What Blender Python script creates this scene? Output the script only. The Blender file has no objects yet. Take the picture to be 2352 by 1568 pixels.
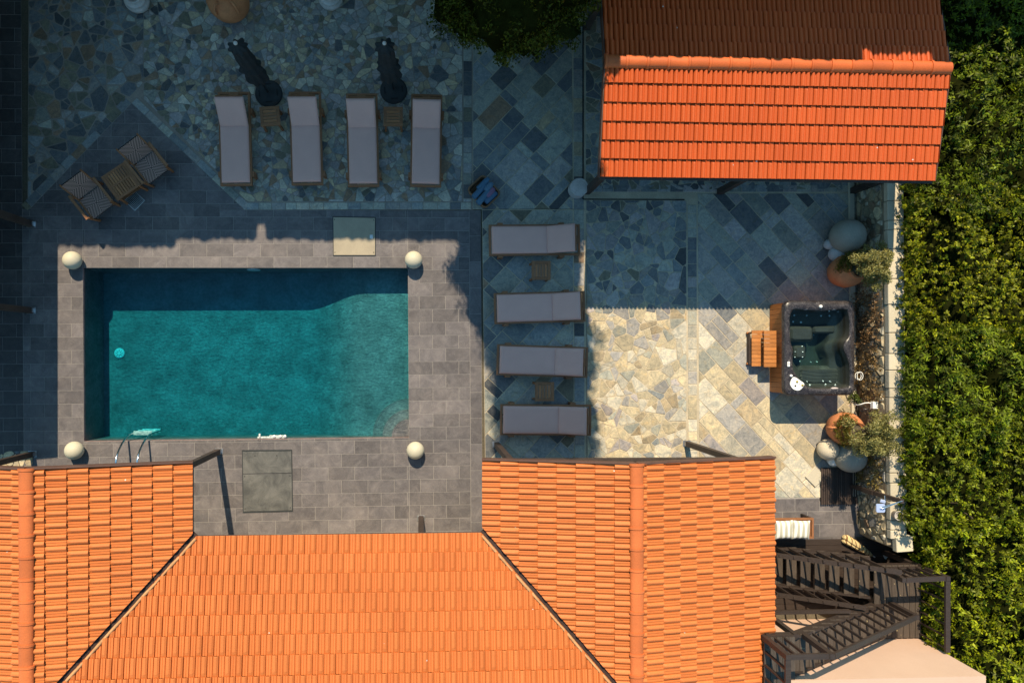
import bpy, bmesh, math, random
import numpy as np
from mathutils import Vector, Matrix
random.seed(7)
RNG = np.random.default_rng(7)
SC = bpy.context.scene
COL = SC.collection
R = math.radians
PI = math.pi

# ------------------------------------------------------------------ camera
CAM_H, FPX, CX, CY, TILT = 15.7, 1568.0, 1042.0, 815.0, R(2.7)   # measured on a 2352 x 1568 copy of the photograph
cam_d = bpy.data.cameras.new("camera")
cam_d.sensor_width = 36.0
cam_d.lens = 36.0 * FPX / 2352.0
cam_d.shift_x = (1176.0 - CX) / 2352.0
cam_d.shift_y = (CY - 784.0) / 2352.0
cam_d.clip_start, cam_d.clip_end = 0.1, 600.0
cam = bpy.data.objects.new("camera", cam_d)
COL.objects.link(cam)
cam.location = (0, 0, CAM_H)
cam.rotation_euler = (0, -TILT, 0)
SC.camera = cam

def P(px, py, z=0.0):
    """World point at height z that the photograph shows at pixel (px, py) of the 2352-wide copy."""
    a, b = (px - CX) / FPX, -(py - CY) / FPX
    d = Vector((math.cos(TILT) * a + math.sin(TILT), b, math.sin(TILT) * a - math.cos(TILT)))
    t = (z - CAM_H) / d.z
    return Vector((d.x * t, d.y * t, z))

def G(px, py):
    p = P(px, py, 0.0)
    return (p.x, p.y)

# ------------------------------------------------------------------ light
SUN_EL, SUN_AZ = R(47.5), math.atan2(0.145, 1.0)       # the sun stands to the north (+Y), a little west
world = bpy.data.worlds.new("World")
SC.world = world
world.use_nodes = True
wn = world.node_tree
wn.nodes.clear()
w_out = wn.nodes.new("ShaderNodeOutputWorld")
w_bg = wn.nodes.new("ShaderNodeBackground")
w_sky = wn.nodes.new("ShaderNodeTexSky")
w_sky.sky_type = 'NISHITA'
w_sky.sun_disc = False
w_sky.sun_elevation = SUN_EL
w_sky.sun_rotation = -SUN_AZ
w_sky.ozone_density = 3.0
w_sky.air_density = 1.0
w_sky.dust_density = 0.3
w_bg.inputs["Strength"].default_value = 0.15
w_tint = wn.nodes.new("ShaderNodeMix")                   # colour balance of the sky light: a clear, slightly green blue
w_tint.data_type = 'RGBA'; w_tint.blend_type = 'MULTIPLY'; w_tint.inputs[0].default_value = 1.0
w_tint.inputs[7].default_value = (0.75, 1.06, 0.93, 1.0)
wn.links.new(w_sky.outputs[0], w_tint.inputs[6])
wn.links.new(w_tint.outputs[2], w_bg.inputs[0])
wn.links.new(w_bg.outputs[0], w_out.inputs[0])

sun_d = bpy.data.lights.new("sun", 'SUN')
sun_d.energy = 5.0
sun_d.angle = R(0.5)
sun_d.color = (1.0, 0.84, 0.60)
sun = bpy.data.objects.new("sun", sun_d)
COL.objects.link(sun)
sun_dir = Vector((math.sin(SUN_AZ) * math.cos(SUN_EL), -math.cos(SUN_AZ) * math.cos(SUN_EL), -math.sin(SUN_EL)))
sun.rotation_euler = sun_dir.to_track_quat('-Z', 'Y').to_euler()
sun.location = (0, 30, 30)

SC.view_settings.view_transform = 'Standard'
SC.view_settings.look = 'None'
SC.view_settings.exposure = 0.55
SC.view_settings.gamma = 1.0
SC.render.engine = 'CYCLES'
SC.cycles.max_bounces = 8
SC.cycles.transparent_max_bounces = 16
SC.cycles.use_denoising = True

# ------------------------------------------------------------------ helpers
def srgb(r, g, b):
    f = lambda c: (c / 12.92 if c <= 0.04045 else ((c + 0.055) / 1.055) ** 2.4)
    return (f(r / 255.0), f(g / 255.0), f(b / 255.0))

class MB:
    """Collects shapes into one mesh; every face carries a colour (tone or full albedo)."""
    def __init__(s):
        s.v, s.f, s.c, s.m, s.uv, s.sm = [], [], [], [], {}, []
    def face(s, pts, col=(1, 1, 1), mi=0, smooth=False, uv=None):
        n = len(s.v)
        s.v.extend([tuple(p) for p in pts])
        s.f.append(tuple(range(n, n + len(pts))))
        s.c.append(col); s.m.append(mi); s.sm.append(smooth)
        if uv: s.uv[len(s.f) - 1] = uv
    def grid(s, rows, col=(1, 1, 1), mi=0, smooth=True, close_u=False, close_v=False):
        n = len(s.v); nr, nc = len(rows), len(rows[0])
        for r in rows: s.v.extend([tuple(p) for p in r])
        for i in range(nr if close_v else nr - 1):
            for j in range(nc if close_u else nc - 1):
                a = n + i * nc + j; b = n + i * nc + (j + 1) % nc
                c = n + ((i + 1) % nr) * nc + (j + 1) % nc; d = n + ((i + 1) % nr) * nc + j
                s.f.append((a, b, c, d)); s.c.append(col); s.m.append(mi); s.sm.append(smooth)
    def hexa(s, p, col=(1, 1, 1), mi=0):
        """8 points: bottom ring 0-3 (ccw from above), top ring 4-7"""
        n = len(s.v); s.v.extend([tuple(q) for q in p])
        for f in ((3, 2, 1, 0), (4, 5, 6, 7), (0, 1, 5, 4), (1, 2, 6, 5), (2, 3, 7, 6), (3, 0, 4, 7)):
            s.f.append(tuple(n + i for i in f)); s.c.append(col); s.m.append(mi); s.sm.append(False)
    def box(s, c, size, rz=0.0, col=(1, 1, 1), mi=0, M=None, bev=0.0):
        hx, hy, hz = size[0] / 2, size[1] / 2, size[2] / 2
        T = Matrix.Translation(Vector(c)) @ Matrix.Rotation(rz, 4, 'Z')
        if M is not None: T = Matrix.Translation(Vector(c)) @ M
        if bev <= 0:
            q = [(-hx, -hy, -hz), (hx, -hy, -hz), (hx, hy, -hz), (-hx, hy, -hz), (-hx, -hy, hz), (hx, -hy, hz), (hx, hy, hz), (-hx, hy, hz)]
            s.hexa([T @ Vector(p) for p in q], col, mi)
        else:
            b = min(bev, hx * .9, hy * .9, hz * .9)
            rings = []
            for (z, i) in ((-hz, b), (-hz + b, 0), (hz - b, 0), (hz, b)):
                x, y = hx - i, hy - i; k = b if i == 0 else b * .4
                rings.append([T @ Vector(p) for p in ((x - k, -y, z), (x, -y + k, z), (x, y - k, z), (x - k, y, z), (-x + k, y, z), (-x, y - k, z), (-x, -y + k, z), (-x + k, -y, z))])
            s.grid(rings, col, mi, False, close_u=True)
            s.face(rings[3], col, mi); s.face(list(reversed(rings[0])), col, mi)
    def bar(s, a, b, w, h=None, up=(0, 0, 1), col=(1, 1, 1), mi=0):
        """rectangular bar from a to b; w across, h along 'up'"""
        a, b = Vector(a), Vector(b); h = w if h is None else h
        d = (b - a).normalized(); u = Vector(up)
        if abs(d.dot(u)) > .98: u = Vector((1, 0, 0))
        sx = d.cross(u).normalized(); uy = sx.cross(d).normalized()
        q = [a - sx * w / 2 - uy * h / 2, a + sx * w / 2 - uy * h / 2, b + sx * w / 2 - uy * h / 2, b - sx * w / 2 - uy * h / 2]
        s.hexa(q + [p + uy * h for p in q], col, mi)
    def tube(s, path, r, n=8, col=(1, 1, 1), mi=0, caps=True):
        path = [Vector(p) for p in path]
        rad = r if isinstance(r, (list, tuple)) else [r] * len(path)
        rings = []; ref = None
        for i, p in enumerate(path):
            d = (path[min(i + 1, len(path) - 1)] - path[max(i - 1, 0)]).normalized()
            if ref is None: ref = Vector((0, 0, 1)) if abs(d.z) < .9 else Vector((1, 0, 0))
            x = d.cross(ref).normalized(); y = x.cross(d).normalized(); ref = y
            rings.append([p + (x * math.cos(2 * PI * k / n) + y * math.sin(2 * PI * k / n)) * rad[i] for k in range(n)])
        s.grid(rings, col, mi, True, close_u=True)
        if caps: s.face(rings[-1], col, mi); s.face(list(reversed(rings[0])), col, mi)
    def lathe(s, prof, c=(0, 0, 0), n=24, col=(1, 1, 1), mi=0, M=None, wob=None):
        rings = []; c = Vector(c)
        for (r, z) in prof:
            ring = []
            for k in range(n):
                a = 2 * PI * k / n
                rr = r * (wob(a, z) if wob else 1.0)
                p = Vector((math.cos(a) * rr, math.sin(a) * rr, z))
                ring.append(c + (M @ p if M is not None else p))
            rings.append(ring)
        s.grid(rings, col, mi, True, close_u=True)
        if prof[-1][0] > 1e-5: s.face(rings[-1], col, mi)
        if prof[0][0] > 1e-5: s.face(list(reversed(rings[0])), col, mi)
    def ball(s, c, rx, ry=None, rz=None, n=24, m=14, col=(1, 1, 1), mi=0, M=None):
        ry = rx if ry is None else ry; rz = rx if rz is None else rz
        c = Vector(c); rings = []
        for i in range(m + 1):
            t = PI * i / m - PI / 2
            ring = []
            for k in range(n):
                a = 2 * PI * k / n
                p = Vector((math.cos(a) * math.cos(t) * rx, math.sin(a) * math.cos(t) * ry, math.sin(t) * rz))
                ring.append(c + (M @ p if M is not None else p))
            rings.append(ring)
        s.grid(rings, col, mi, True, close_u=True)
    def prism(s, poly, z0, z1, col=(1, 1, 1), mi=0):
        b = [(p[0], p[1], z0) for p in poly]; t = [(p[0], p[1], z1) for p in poly]
        n = len(poly)
        s.face(t, col, mi); s.face(list(reversed(b)), col, mi)
        for i in range(n):
            j = (i + 1) % n
            s.face([b[i], b[j], t[j], t[i]], col, mi)
    def build(s, name, mats, parent=None, world=False, label=None):
        me = bpy.data.meshes.new(name)
        off = parent.matrix_basis.translation if (parent is not None and world) else Vector((0, 0, 0))
        if parent is not None and world and parent.parent is not None: off = off + parent.parent.matrix_basis.translation
        vs = np.array(s.v, dtype=np.float64).reshape(-1, 3) - np.array(off)
        me.from_pydata(vs.tolist(), [], s.f)
        me.polygons.foreach_set("use_smooth", s.sm)
        me.polygons.foreach_set("material_index", s.m)
        at = me.attributes.new("tone", 'FLOAT_COLOR', 'FACE')
        cc = np.ones((len(s.f), 4), dtype=np.float32); cc[:, :3] = np.array(s.c, dtype=np.float32)
        at.data.foreach_set("color", cc.ravel())
        if s.uv:
            ul = me.uv_layers.new(name="UVMap")
            for fi, u in s.uv.items():
                for k, li in enumerate(me.polygons[fi].loop_indices): ul.data[li].uv = u[k]
        for m in (mats if isinstance(mats, (list, tuple)) else [mats]): me.materials.append(m)
        me.validate()
        o = bpy.data.objects.new(name, me)
        COL.objects.link(o)
        if parent is not None: o.parent = parent
        if label: o["label"] = label
        return o

def tag(o, label=None, cat=None, group=None, kind=None):
    if label: o["label"] = label
    if cat: o["category"] = cat
    if group: o["group"] = group
    if kind: o["kind"] = kind
    return o

def thing(name, label, cat, loc=(0, 0, 0), rz=0.0, group=None):
    o = bpy.data.objects.new(name, None)
    o.empty_display_size = 0.2
    COL.objects.link(o)
    o.location = loc
    o.rotation_euler = (0, 0, rz)
    return tag(o, label, cat, group)

def dup(root, label, loc, rz, group=None):
    r = root.copy(); COL.objects.link(r)
    r.location = loc; r.rotation_euler = (0, 0, rz)
    r["label"] = label
    if group: r["group"] = group
    for ch in list(root.children):
        c = ch.copy(); COL.objects.link(c); c.parent = r
        for g in list(ch.children):
            d = g.copy(); COL.objects.link(d); d.parent = c
    return r

# ------------------------------------------------------------------ materials
def new_mat(name):
    m = bpy.data.materials.new(name); m.use_nodes = True
    nt = m.node_tree; nt.nodes.clear()
    out = nt.nodes.new("ShaderNodeOutputMaterial")
    return m, nt, out

def N(nt, t, **kw):
    n = nt.nodes.new(t)
    for k, v in kw.items():
        if k in n.inputs: n.inputs[k].default_value = v
        else: setattr(n, k, v)
    return n

def mixc(nt, mode, fac, a, b):
    n = nt.nodes.new("ShaderNodeMix"); n.data_type = 'RGBA'; n.blend_type = mode
    for sock, val in ((n.inputs[0], fac), (n.inputs[6], a), (n.inputs[7], b)):
        if hasattr(val, "is_linked"): nt.links.new(val, sock)
        elif isinstance(val, (int, float)): sock.default_value = val
        else: sock.default_value = (*val, 1.0) if len(val) == 3 else val
    return n.outputs[2]

def ramp(nt, fac, stops):
    n = nt.nodes.new("ShaderNodeValToRGB"); cr = n.color_ramp
    while len(cr.elements) < len(stops): cr.elements.new(0.5)
    for e, (p, c) in zip(cr.elements, stops):
        e.position = p; e.color = (*c, 1.0) if len(c) == 3 else c
    nt.links.new(fac, n.inputs[0])
    return n.outputs[0]

def noise(nt, vec, scale, detail=4.0, rough=0.55, dist=0.0):
    n = N(nt, "ShaderNodeTexNoise", Scale=scale, Detail=detail, Roughness=rough, Distortion=dist)
    nt.links.new(vec, n.inputs["Vector"])
    return n.outputs["Fac"]

def surf(name, color, rough=0.7, var=0.2, scale=6.0, fine=0.1, fscale=60.0, bump=0.0, bscale=40.0, spec=0.4, metal=0.0,
         tone=True, grain=None, spots=None, coat=0.0):
    """General surface: base colour x per-face tone x two scales of mottling; grain = stretch vector for wood."""
    m, nt, out = new_mat(name)
    bs = N(nt, "ShaderNodeBsdfPrincipled", Roughness=rough, Metallic=metal)
    bs.inputs["Specular IOR Level"].default_value = spec
    if coat: bs.inputs["Coat Weight"].default_value = coat
    tc = nt.nodes.new("ShaderNodeTexCoord"); vec = tc.outputs["Object"]
    if grain:
        mp = nt.nodes.new("ShaderNodeMapping"); mp.inputs["Scale"].default_value = grain
        nt.links.new(vec, mp.inputs["Vector"]); vec = mp.outputs[0]
    lo = tuple(c * (1 - var) for c in color); hi = tuple(min(1, c * (1 + var)) for c in color)
    c = ramp(nt, noise(nt, vec, scale, 5.0, 0.6, 0.3), [(0.28, lo), (0.72, hi)])
    if fine:
        f = ramp(nt, noise(nt, vec, fscale, 3.0), [(0.25, (1 - fine,) * 3), (0.75, (1 + fine,) * 3)])
        c = mixc(nt, 'MULTIPLY', 1.0, c, f)
    if tone:
        a = nt.nodes.new("ShaderNodeAttribute"); a.attribute_name = "tone"
        c = mixc(nt, 'MULTIPLY', 1.0, c, a.outputs["Color"])
    if spots:
        sc_, thr, scol = spots
        k = ramp(nt, noise(nt, tc.outputs["Object"], sc_, 2.0), [(thr, (0, 0, 0)), (thr + .03, (1, 1, 1))])
        c = mixc(nt, 'MIX', k, c, scol)
    nt.links.new(c, bs.inputs["Base Color"])
    if bump:
        b = N(nt, "ShaderNodeBump", Strength=bump, Distance=0.02)
        nt.links.new(noise(nt, vec, bscale, 4.0), b.inputs["Height"])
        nt.links.new(b.outputs[0], bs.inputs["Normal"])
    nt.links.new(bs.outputs[0], out.inputs[0])
    return m

def leaf_mat(name, color, trans=0.3, rough=0.5, spec=0.35):
    m, nt, out = new_mat(name)
    a = nt.nodes.new("ShaderNodeAttribute"); a.attribute_name = "tone"
    c = mixc(nt, 'MULTIPLY', 1.0, color, a.outputs["Color"])
    bs = N(nt, "ShaderNodeBsdfPrincipled", Roughness=rough)
    bs.inputs["Specular IOR Level"].default_value = spec
    tr = nt.nodes.new("ShaderNodeBsdfTranslucent")
    nt.links.new(c, bs.inputs["Base Color"])
    nt.links.new(mixc(nt, 'MULTIPLY', 1.0, c, (1.3, 1.2, 0.4)), tr.inputs["Color"])
    mx = N(nt, "ShaderNodeMixShader"); mx.inputs[0].default_value = trans
    nt.links.new(bs.outputs[0], mx.inputs[1]); nt.links.new(tr.outputs[0], mx.inputs[2])
    nt.links.new(mx.outputs[0], out.inputs[0])
    return m

def water_mat(name, absorb, density, wave=5.0, strength=0.25, rough=0.03):
    m, nt, out = new_mat(name)
    tc = nt.nodes.new("ShaderNodeTexCoord")
    mp = nt.nodes.new("ShaderNodeMapping"); mp.inputs["Scale"].default_value = (1.0, 1.9, 1.0)
    nt.links.new(tc.outputs["Object"], mp.inputs["Vector"])
    n1 = noise(nt, mp.outputs[0], wave, 3.0, 0.6, 0.8)
    n2 = noise(nt, mp.outputs[0], wave * 3.3, 2.0, 0.5, 0.6)
    ad = N(nt, "ShaderNodeMath", operation='MULTIPLY_ADD'); ad.inputs[1].default_value = 0.45
    nt.links.new(n2, ad.inputs[0]); nt.links.new(n1, ad.inputs[2])
    b = N(nt, "ShaderNodeBump", Strength=strength, Distance=0.1)
    nt.links.new(ad.outputs[0], b.inputs["Height"])
    fr = N(nt, "ShaderNodeFresnel", IOR=1.33); nt.links.new(b.outputs[0], fr.inputs["Normal"])
    gl = N(nt, "ShaderNodeBsdfGlossy", Roughness=rough); nt.links.new(b.outputs[0], gl.inputs["Normal"])
    tr = nt.nodes.new("ShaderNodeBsdfTransparent")
    mx = nt.nodes.new("ShaderNodeMixShader")
    nt.links.new(fr.outputs[0], mx.inputs[0]); nt.links.new(tr.outputs[0], mx.inputs[1]); nt.links.new(gl.outputs[0], mx.inputs[2])
    nt.links.new(mx.outputs[0], out.inputs["Surface"])
    va = N(nt, "ShaderNodeVolumeAbsorption", Density=density); va.inputs["Color"].default_value = (*absorb, 1.0)
    nt.links.new(va.outputs[0], out.inputs["Volume"])
    return m

# ---- polygon tools (2-D, convex, counter-clockwise)
def area2(p):
    return sum(p[i][0] * p[(i + 1) % len(p)][1] - p[(i + 1) % len(p)][0] * p[i][1] for i in range(len(p))) / 2

def ccw(p):
    return list(p) if area2(p) > 0 else list(reversed(p))

def clip_half(poly, nx, ny, d):
    """keep nx*x + ny*y <= d"""
    out = []
    for i in range(len(poly)):
        a, b = poly[i], poly[(i + 1) % len(poly)]
        da, db = nx * a[0] + ny * a[1] - d, nx * b[0] + ny * b[1] - d
        if da <= 0: out.append(a)
        if (da < 0 < db) or (db < 0 < da):
            t = da / (da - db)
            out.append((a[0] + (b[0] - a[0]) * t, a[1] + (b[1] - a[1]) * t))
    return out

def edges_half(poly, inset=0.0):
    h = []
    for i in range(len(poly)):
        a, b = poly[i], poly[(i + 1) % len(poly)]
        dx, dy = b[0] - a[0], b[1] - a[1]; l = math.hypot(dx, dy)
        if l < 1e-7: continue
        nx, ny = dy / l, -dx / l
        h.append((nx, ny, nx * a[0] + ny * a[1] - inset))
    return h

def clip_poly(poly, region):
    for h in edges_half(region):
        if len(poly) < 3: return []
        poly = clip_half(poly, *h)
    return poly if len(poly) >= 3 else []

def inset(poly, g):
    out = poly
    for h in edges_half(poly, g):
        if len(out) < 3: return []
        out = clip_half(out, *h)
    return out if len(out) >= 3 and area2(out) > 1e-5 else []

def inside(p, region):
    return all(nx * p[0] + ny * p[1] <= d + 1e-9 for nx, ny, d in edges_half(region))

def add_stone(mb, poly, z, gap, col, bev=0.006, drop=0.008, mapf=None, jig=0.0):
    a = inset(poly, gap)
    if not a: return
    b = inset(a, bev)
    f = mapf or (lambda x, y, h: (x, y, z + h))
    if not b or len(b) != len(a):
        mb.face([f(x, y, 0.0) for x, y in a], col); return
    tx_, ty_ = random.uniform(-jig, jig) * 8, random.uniform(-jig, jig) * 8
    cx0, cy0 = sum(q[0] for q in b) / len(b), sum(q[1] for q in b) / len(b)
    hs = [tx_ * (q[0] - cx0) + ty_ * (q[1] - cy0) + random.uniform(-jig, jig) * .3 for q in b]
    top = [f(x, y, h) for (x, y), h in zip(b, hs)]; low = [f(x, y, -drop) for x, y in a]
    mb.face(top, col)
    n = len(a)
    for i in range(n):
        j = (i + 1) % n
        mb.face([low[i], low[j], top[j], top[i]], col)

def voronoi(region, spacing, jitter_fn=None, seed=1):
    """convex cells over a convex region; spacing may be a function of (x, y)"""
    rg = random.Random(seed)
    sp = spacing if callable(spacing) else (lambda x, y: spacing)
    xs = [p[0] for p in region]; ys = [p[1] for p in region]
    x0, x1, y0, y1 = min(xs) - .4, max(xs) + .4, min(ys) - .4, max(ys) + .4
    pts = []; cell = {}
    smin = 0.12
    tries = int((x1 - x0) * (y1 - y0) / (smin ** 2) * 4)
    for _ in range(tries):
        x, y = rg.uniform(x0, x1), rg.uniform(y0, y1)
        s = sp(x, y) * rg.choice((.45, .6, .8, .95, 1.1, 1.35))
        ci, cj = int(x / .5), int(y / .5); ok = True
        for i in range(ci - 2, ci + 3):
            for j in range(cj - 2, cj + 3):
                for (qx, qy, qs) in cell.get((i, j), ()):
                    if (qx - x) ** 2 + (qy - y) ** 2 < (.5 * (s + qs)) ** 2: ok = False; break
                if not ok: break
            if not ok: break
        if ok:
            pts.append((x, y, s)); cell.setdefault((ci, cj), []).append((x, y, s))
    out = []
    for (x, y, s) in pts:
        if not (x0 < x < x1): continue
        poly = [(x - 1, y - 1), (x + 1, y - 1), (x + 1, y + 1), (x - 1, y + 1)]
        ci, cj = int(x / .5), int(y / .5)
        for i in range(ci - 3, ci + 4):
            for j in range(cj - 3, cj + 4):
                for (qx, qy, qs) in cell.get((i, j), ()):
                    if qx == x and qy == y: continue
                    dx, dy = qx - x, qy - y; l2 = dx * dx + dy * dy
                    if l2 > 2.0: continue
                    l = math.sqrt(l2)
                    t = 0.5 + 0.5 * (s * s - qs * qs) / l2 * .6
                    mx, my = x + dx * t, y + dy * t
                    poly = clip_half(poly, dx / l, dy / l, (dx * mx + dy * my) / l)
                    if len(poly) < 3: break
                if len(poly) < 3: break
            if len(poly) < 3: break
        if len(poly) < 3: continue
        q = clip_poly(poly, region)
        if q and area2(q) > .002: out.append(q)
    return out

def shards(region, spacing, target, jit=13, seed=1, chop=.5):
    """angular crazy-paving slabs: coarse cells broken again and again by skewed straight cuts"""
    rg = random.Random(seed); out = []
    tf = target if callable(target) else (lambda x, y: target)
    for cell in voronoi(region, spacing, seed=seed):
        stack = [cell]
        while stack:
            p = stack.pop(); A = area2(p)
            if A < .004: continue
            cx = sum(q[0] for q in p) / len(p); cy = sum(q[1] for q in p) / len(p)
            if A < tf(cx, cy) * rg.choice((.45, .7, .9, 1.1, 1.4, 2.0)):
                q = p                                     # knock off sharp corners
                for i in range(len(p)):
                    a, b, c = p[i - 1], p[i], p[(i + 1) % len(p)]
                    v1 = (a[0] - b[0], a[1] - b[1]); v2 = (c[0] - b[0], c[1] - b[1]); l1, l2 = math.hypot(*v1), math.hypot(*v2)
                    if l1 < .03 or l2 < .03: continue
                    cs = (v1[0] * v2[0] + v1[1] * v2[1]) / l1 / l2
                    if cs > .2 or rg.random() < chop:
                        t = (rg.uniform(.22, .36) if cs > .2 else rg.uniform(.08, .26)) * min(l1, l2)
                        m1 = (b[0] + v1[0] / l1 * t, b[1] + v1[1] / l1 * t); m2 = (b[0] + v2[0] / l2 * t, b[1] + v2[1] / l2 * t)
                        dx, dy = m2[0] - m1[0], m2[1] - m1[1]; l = math.hypot(dx, dy)
                        if l < 1e-4: continue
                        nx, ny = dy / l, -dx / l; r = clip_half(q, nx, ny, nx * m1[0] + ny * m1[1])
                        if len(r) > 2: q = r
                if area2(q) > .003: out.append(q)
                continue
            best = max(((p[i], p[j]) for i in range(len(p)) for j in range(i)), key=lambda e: (e[0][0] - e[1][0]) ** 2 + (e[0][1] - e[1][1]) ** 2)
            d = (best[1][0] - best[0][0], best[1][1] - best[0][1]); L = math.hypot(*d); th = math.atan2(d[1], d[0]) + R(rg.uniform(-jit, jit))
            o = rg.uniform(-.14, .14); px, py = cx + d[0] * o, cy + d[1] * o
            nx, ny = math.cos(th), math.sin(th); k = nx * px + ny * py
            for h in ((nx, ny, k), (-nx, -ny, -k)):
                r = clip_half(p, *h)
                if len(r) > 2: stack.append(r)
    return out
# ------------------------------------------------------------------ the setting: ground, paving, pool
def stone_mat(name, rough=0.75):
    m, nt, out = new_mat(name)
    bs = N(nt, "ShaderNodeBsdfPrincipled", Roughness=rough)
    bs.inputs["Specular IOR Level"].default_value = 0.3
    tc = nt.nodes.new("ShaderNodeTexCoord"); vec = tc.outputs["Object"]
    a = nt.nodes.new("ShaderNodeAttribute"); a.attribute_name = "tone"
    c = a.outputs["Color"]
    c = mixc(nt, 'MULTIPLY', 1.0, c, ramp(nt, noise(nt, vec, 4.5, 7.0, .68, 1.6), [(0.28, (.58, .63, .68)), (0.5, (1, 1, 1)), (0.72, (1.42, 1.32, 1.14))]))
    c = mixc(nt, 'MULTIPLY', 1.0, c, ramp(nt, noise(nt, vec, 26.0, 6.0, .7, .5), [(0.3, (.72, .72, .74)), (0.7, (1.24, 1.22, 1.2))]))
    rust = ramp(nt, noise(nt, vec, 2.3, 5.0, .7, 1.5), [(0.56, (0, 0, 0)), (0.74, (.7, .7, .7))])
    c = mixc(nt, 'MULTIPLY', rust, c, (1.1, .86, .55))
    nt.links.new(c, bs.inputs["Base Color"])
    b = N(nt, "ShaderNodeBump", Strength=0.35, Distance=0.012)
    nt.links.new(noise(nt, vec, 18.0, 7.0, .68, .6), b.inputs["Height"])
    nt.links.new(b.outputs[0], bs.inputs["Normal"])
    nt.links.new(bs.outputs[0], out.inputs[0])
    return m

M = {}
M['stone'] = stone_mat("natural_stone")
M['grout'] = surf("sandy_grout", (.42, .35, .25), .9, .2, 2.0, .2, 50.0, bump=.3)
M['grout_dark'] = surf("cement_grout", (.24, .20, .165), .9, .25, 2.0, .2, 50.0)
M['tile_grout'] = surf("pale_tile_grout", (.30, .275, .25), .9, .1, 2.0, .1)
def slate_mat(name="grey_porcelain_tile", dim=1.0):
    m, nt, out = new_mat(name)
    bs = N(nt, "ShaderNodeBsdfPrincipled", Roughness=.62)
    bs.inputs["Specular IOR Level"].default_value = 0.3
    tc = nt.nodes.new("ShaderNodeTexCoord"); vec = tc.outputs["Object"]
    a = nt.nodes.new("ShaderNodeAttribute"); a.attribute_name = "tone"
    sh = nt.nodes.new("ShaderNodeVectorMath"); sh.operation = 'MULTIPLY_ADD'     # every tile samples another piece of the print
    sh.inputs[1].default_value = (57.0, 93.0, 31.0)
    nt.links.new(a.outputs["Color"], sh.inputs[0]); nt.links.new(vec, sh.inputs[2])
    v2 = sh.outputs[0]
    c = ramp(nt, noise(nt, v2, 2.6, 7.0, .66, 1.6), [(0.25, (.082, .072, .074)), (0.5, (.118, .105, .107)), (0.62, (.142, .126, .126)), (0.8, (.195, .172, .168))])
    vein = ramp(nt, noise(nt, v2, 4.0, 5.0, .6, 2.4), [(0.485, (0, 0, 0)), (0.5, (.5, .5, .5)), (0.515, (0, 0, 0))])
    c = mixc(nt, 'MIX', vein, c, (.22, .2, .185))
    sc = nt.nodes.new("ShaderNodeSeparateColor"); nt.links.new(a.outputs["Color"], sc.inputs[0])
    lim = ramp(nt, noise(nt, vec, .7, 6.0, .7, 1.0), [(0.33, (.80, .81, .84)), (0.5, (1, 1, 1)), (0.7, (1.28, 1.25, 1.2))])
    c = mixc(nt, 'MULTIPLY', 1.0, c, lim)
    eff = ramp(nt, noise(nt, vec, 1.3, 9.0, .72, 1.8), [(0.62, (0, 0, 0)), (0.74, (.38, .38, .38))])      # limescale
    c = mixc(nt, 'MIX', eff, c, (.27, .245, .23))
    k = nt.nodes.new("ShaderNodeMapRange"); k.inputs[3].default_value = .79; k.inputs[4].default_value = 1.19
    nt.links.new(sc.outputs[0], k.inputs[0])
    c = mixc(nt, 'MULTIPLY', 1.0, c, k.outputs[0])
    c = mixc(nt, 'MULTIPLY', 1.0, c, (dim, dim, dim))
    nt.links.new(c, bs.inputs["Base Color"])
    b = N(nt, "ShaderNodeBump", Strength=0.15, Distance=0.01)
    nt.links.new(noise(nt, v2, 9.0, 6.0), b.inputs["Height"]); nt.links.new(b.outputs[0], bs.inputs["Normal"])
    nt.links.new(bs.outputs[0], out.inputs[0])
    return m
M['tile'] = slate_mat()
M['tile_shaded'] = slate_mat("shade_toned_veranda_tile", .52)  # same tile darkened to put the veranda's shade into its colour

# pool frame: origin at its north-west corner, x along the long side
o_p = Vector(P(190, 615)); ex = (P(937, 615) - o_p).normalized(); ey = Vector((-ex.y, ex.x, 0))
PL = (P(937, 615) - o_p).length
PW = abs((P(199, 1015) - o_p).dot(ey)) * .5 + abs((P(941, 1003) - P(937, 615)).dot(ey)) * .5
def F(x, y, z=0.0):                    # pool frame (x east, y south from the north edge) -> world
    p = o_p + ex * x - ey * y
    return Vector((p.x, p.y, z))
def toF(px, py, z=0.0):
    d = P(px, py, z) - o_p
    return (d.dot(ex), -d.dot(ey))

# --- ground: one sheet to the horizon with the pool basin cut out
mb = MB()
gx = [-300, 0, PL, 300]; gy = [-300, 0, PW, 300]
for i in range(3):
    for j in range(3):
        if i == 1 and j == 1: continue
        mb.face([F(gx[i], gy[j + 1], -.03), F(gx[i + 1], gy[j + 1], -.03), F(gx[i + 1], gy[j], -.03), F(gx[i], gy[j], -.03)])
M['earth'] = surf("dry_earth", (.10, .082, .055), .95, .35, .8, .3, 30.0, bump=.5)
tag(mb.build("ground", M['earth']), kind="structure")

def sheet(name, polys, z, mat):
    mb = MB()
    for p in polys: mb.face([(x, y, z) for x, y in ccw(p)])
    return tag(mb.build(name, mat), kind="structure")

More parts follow.
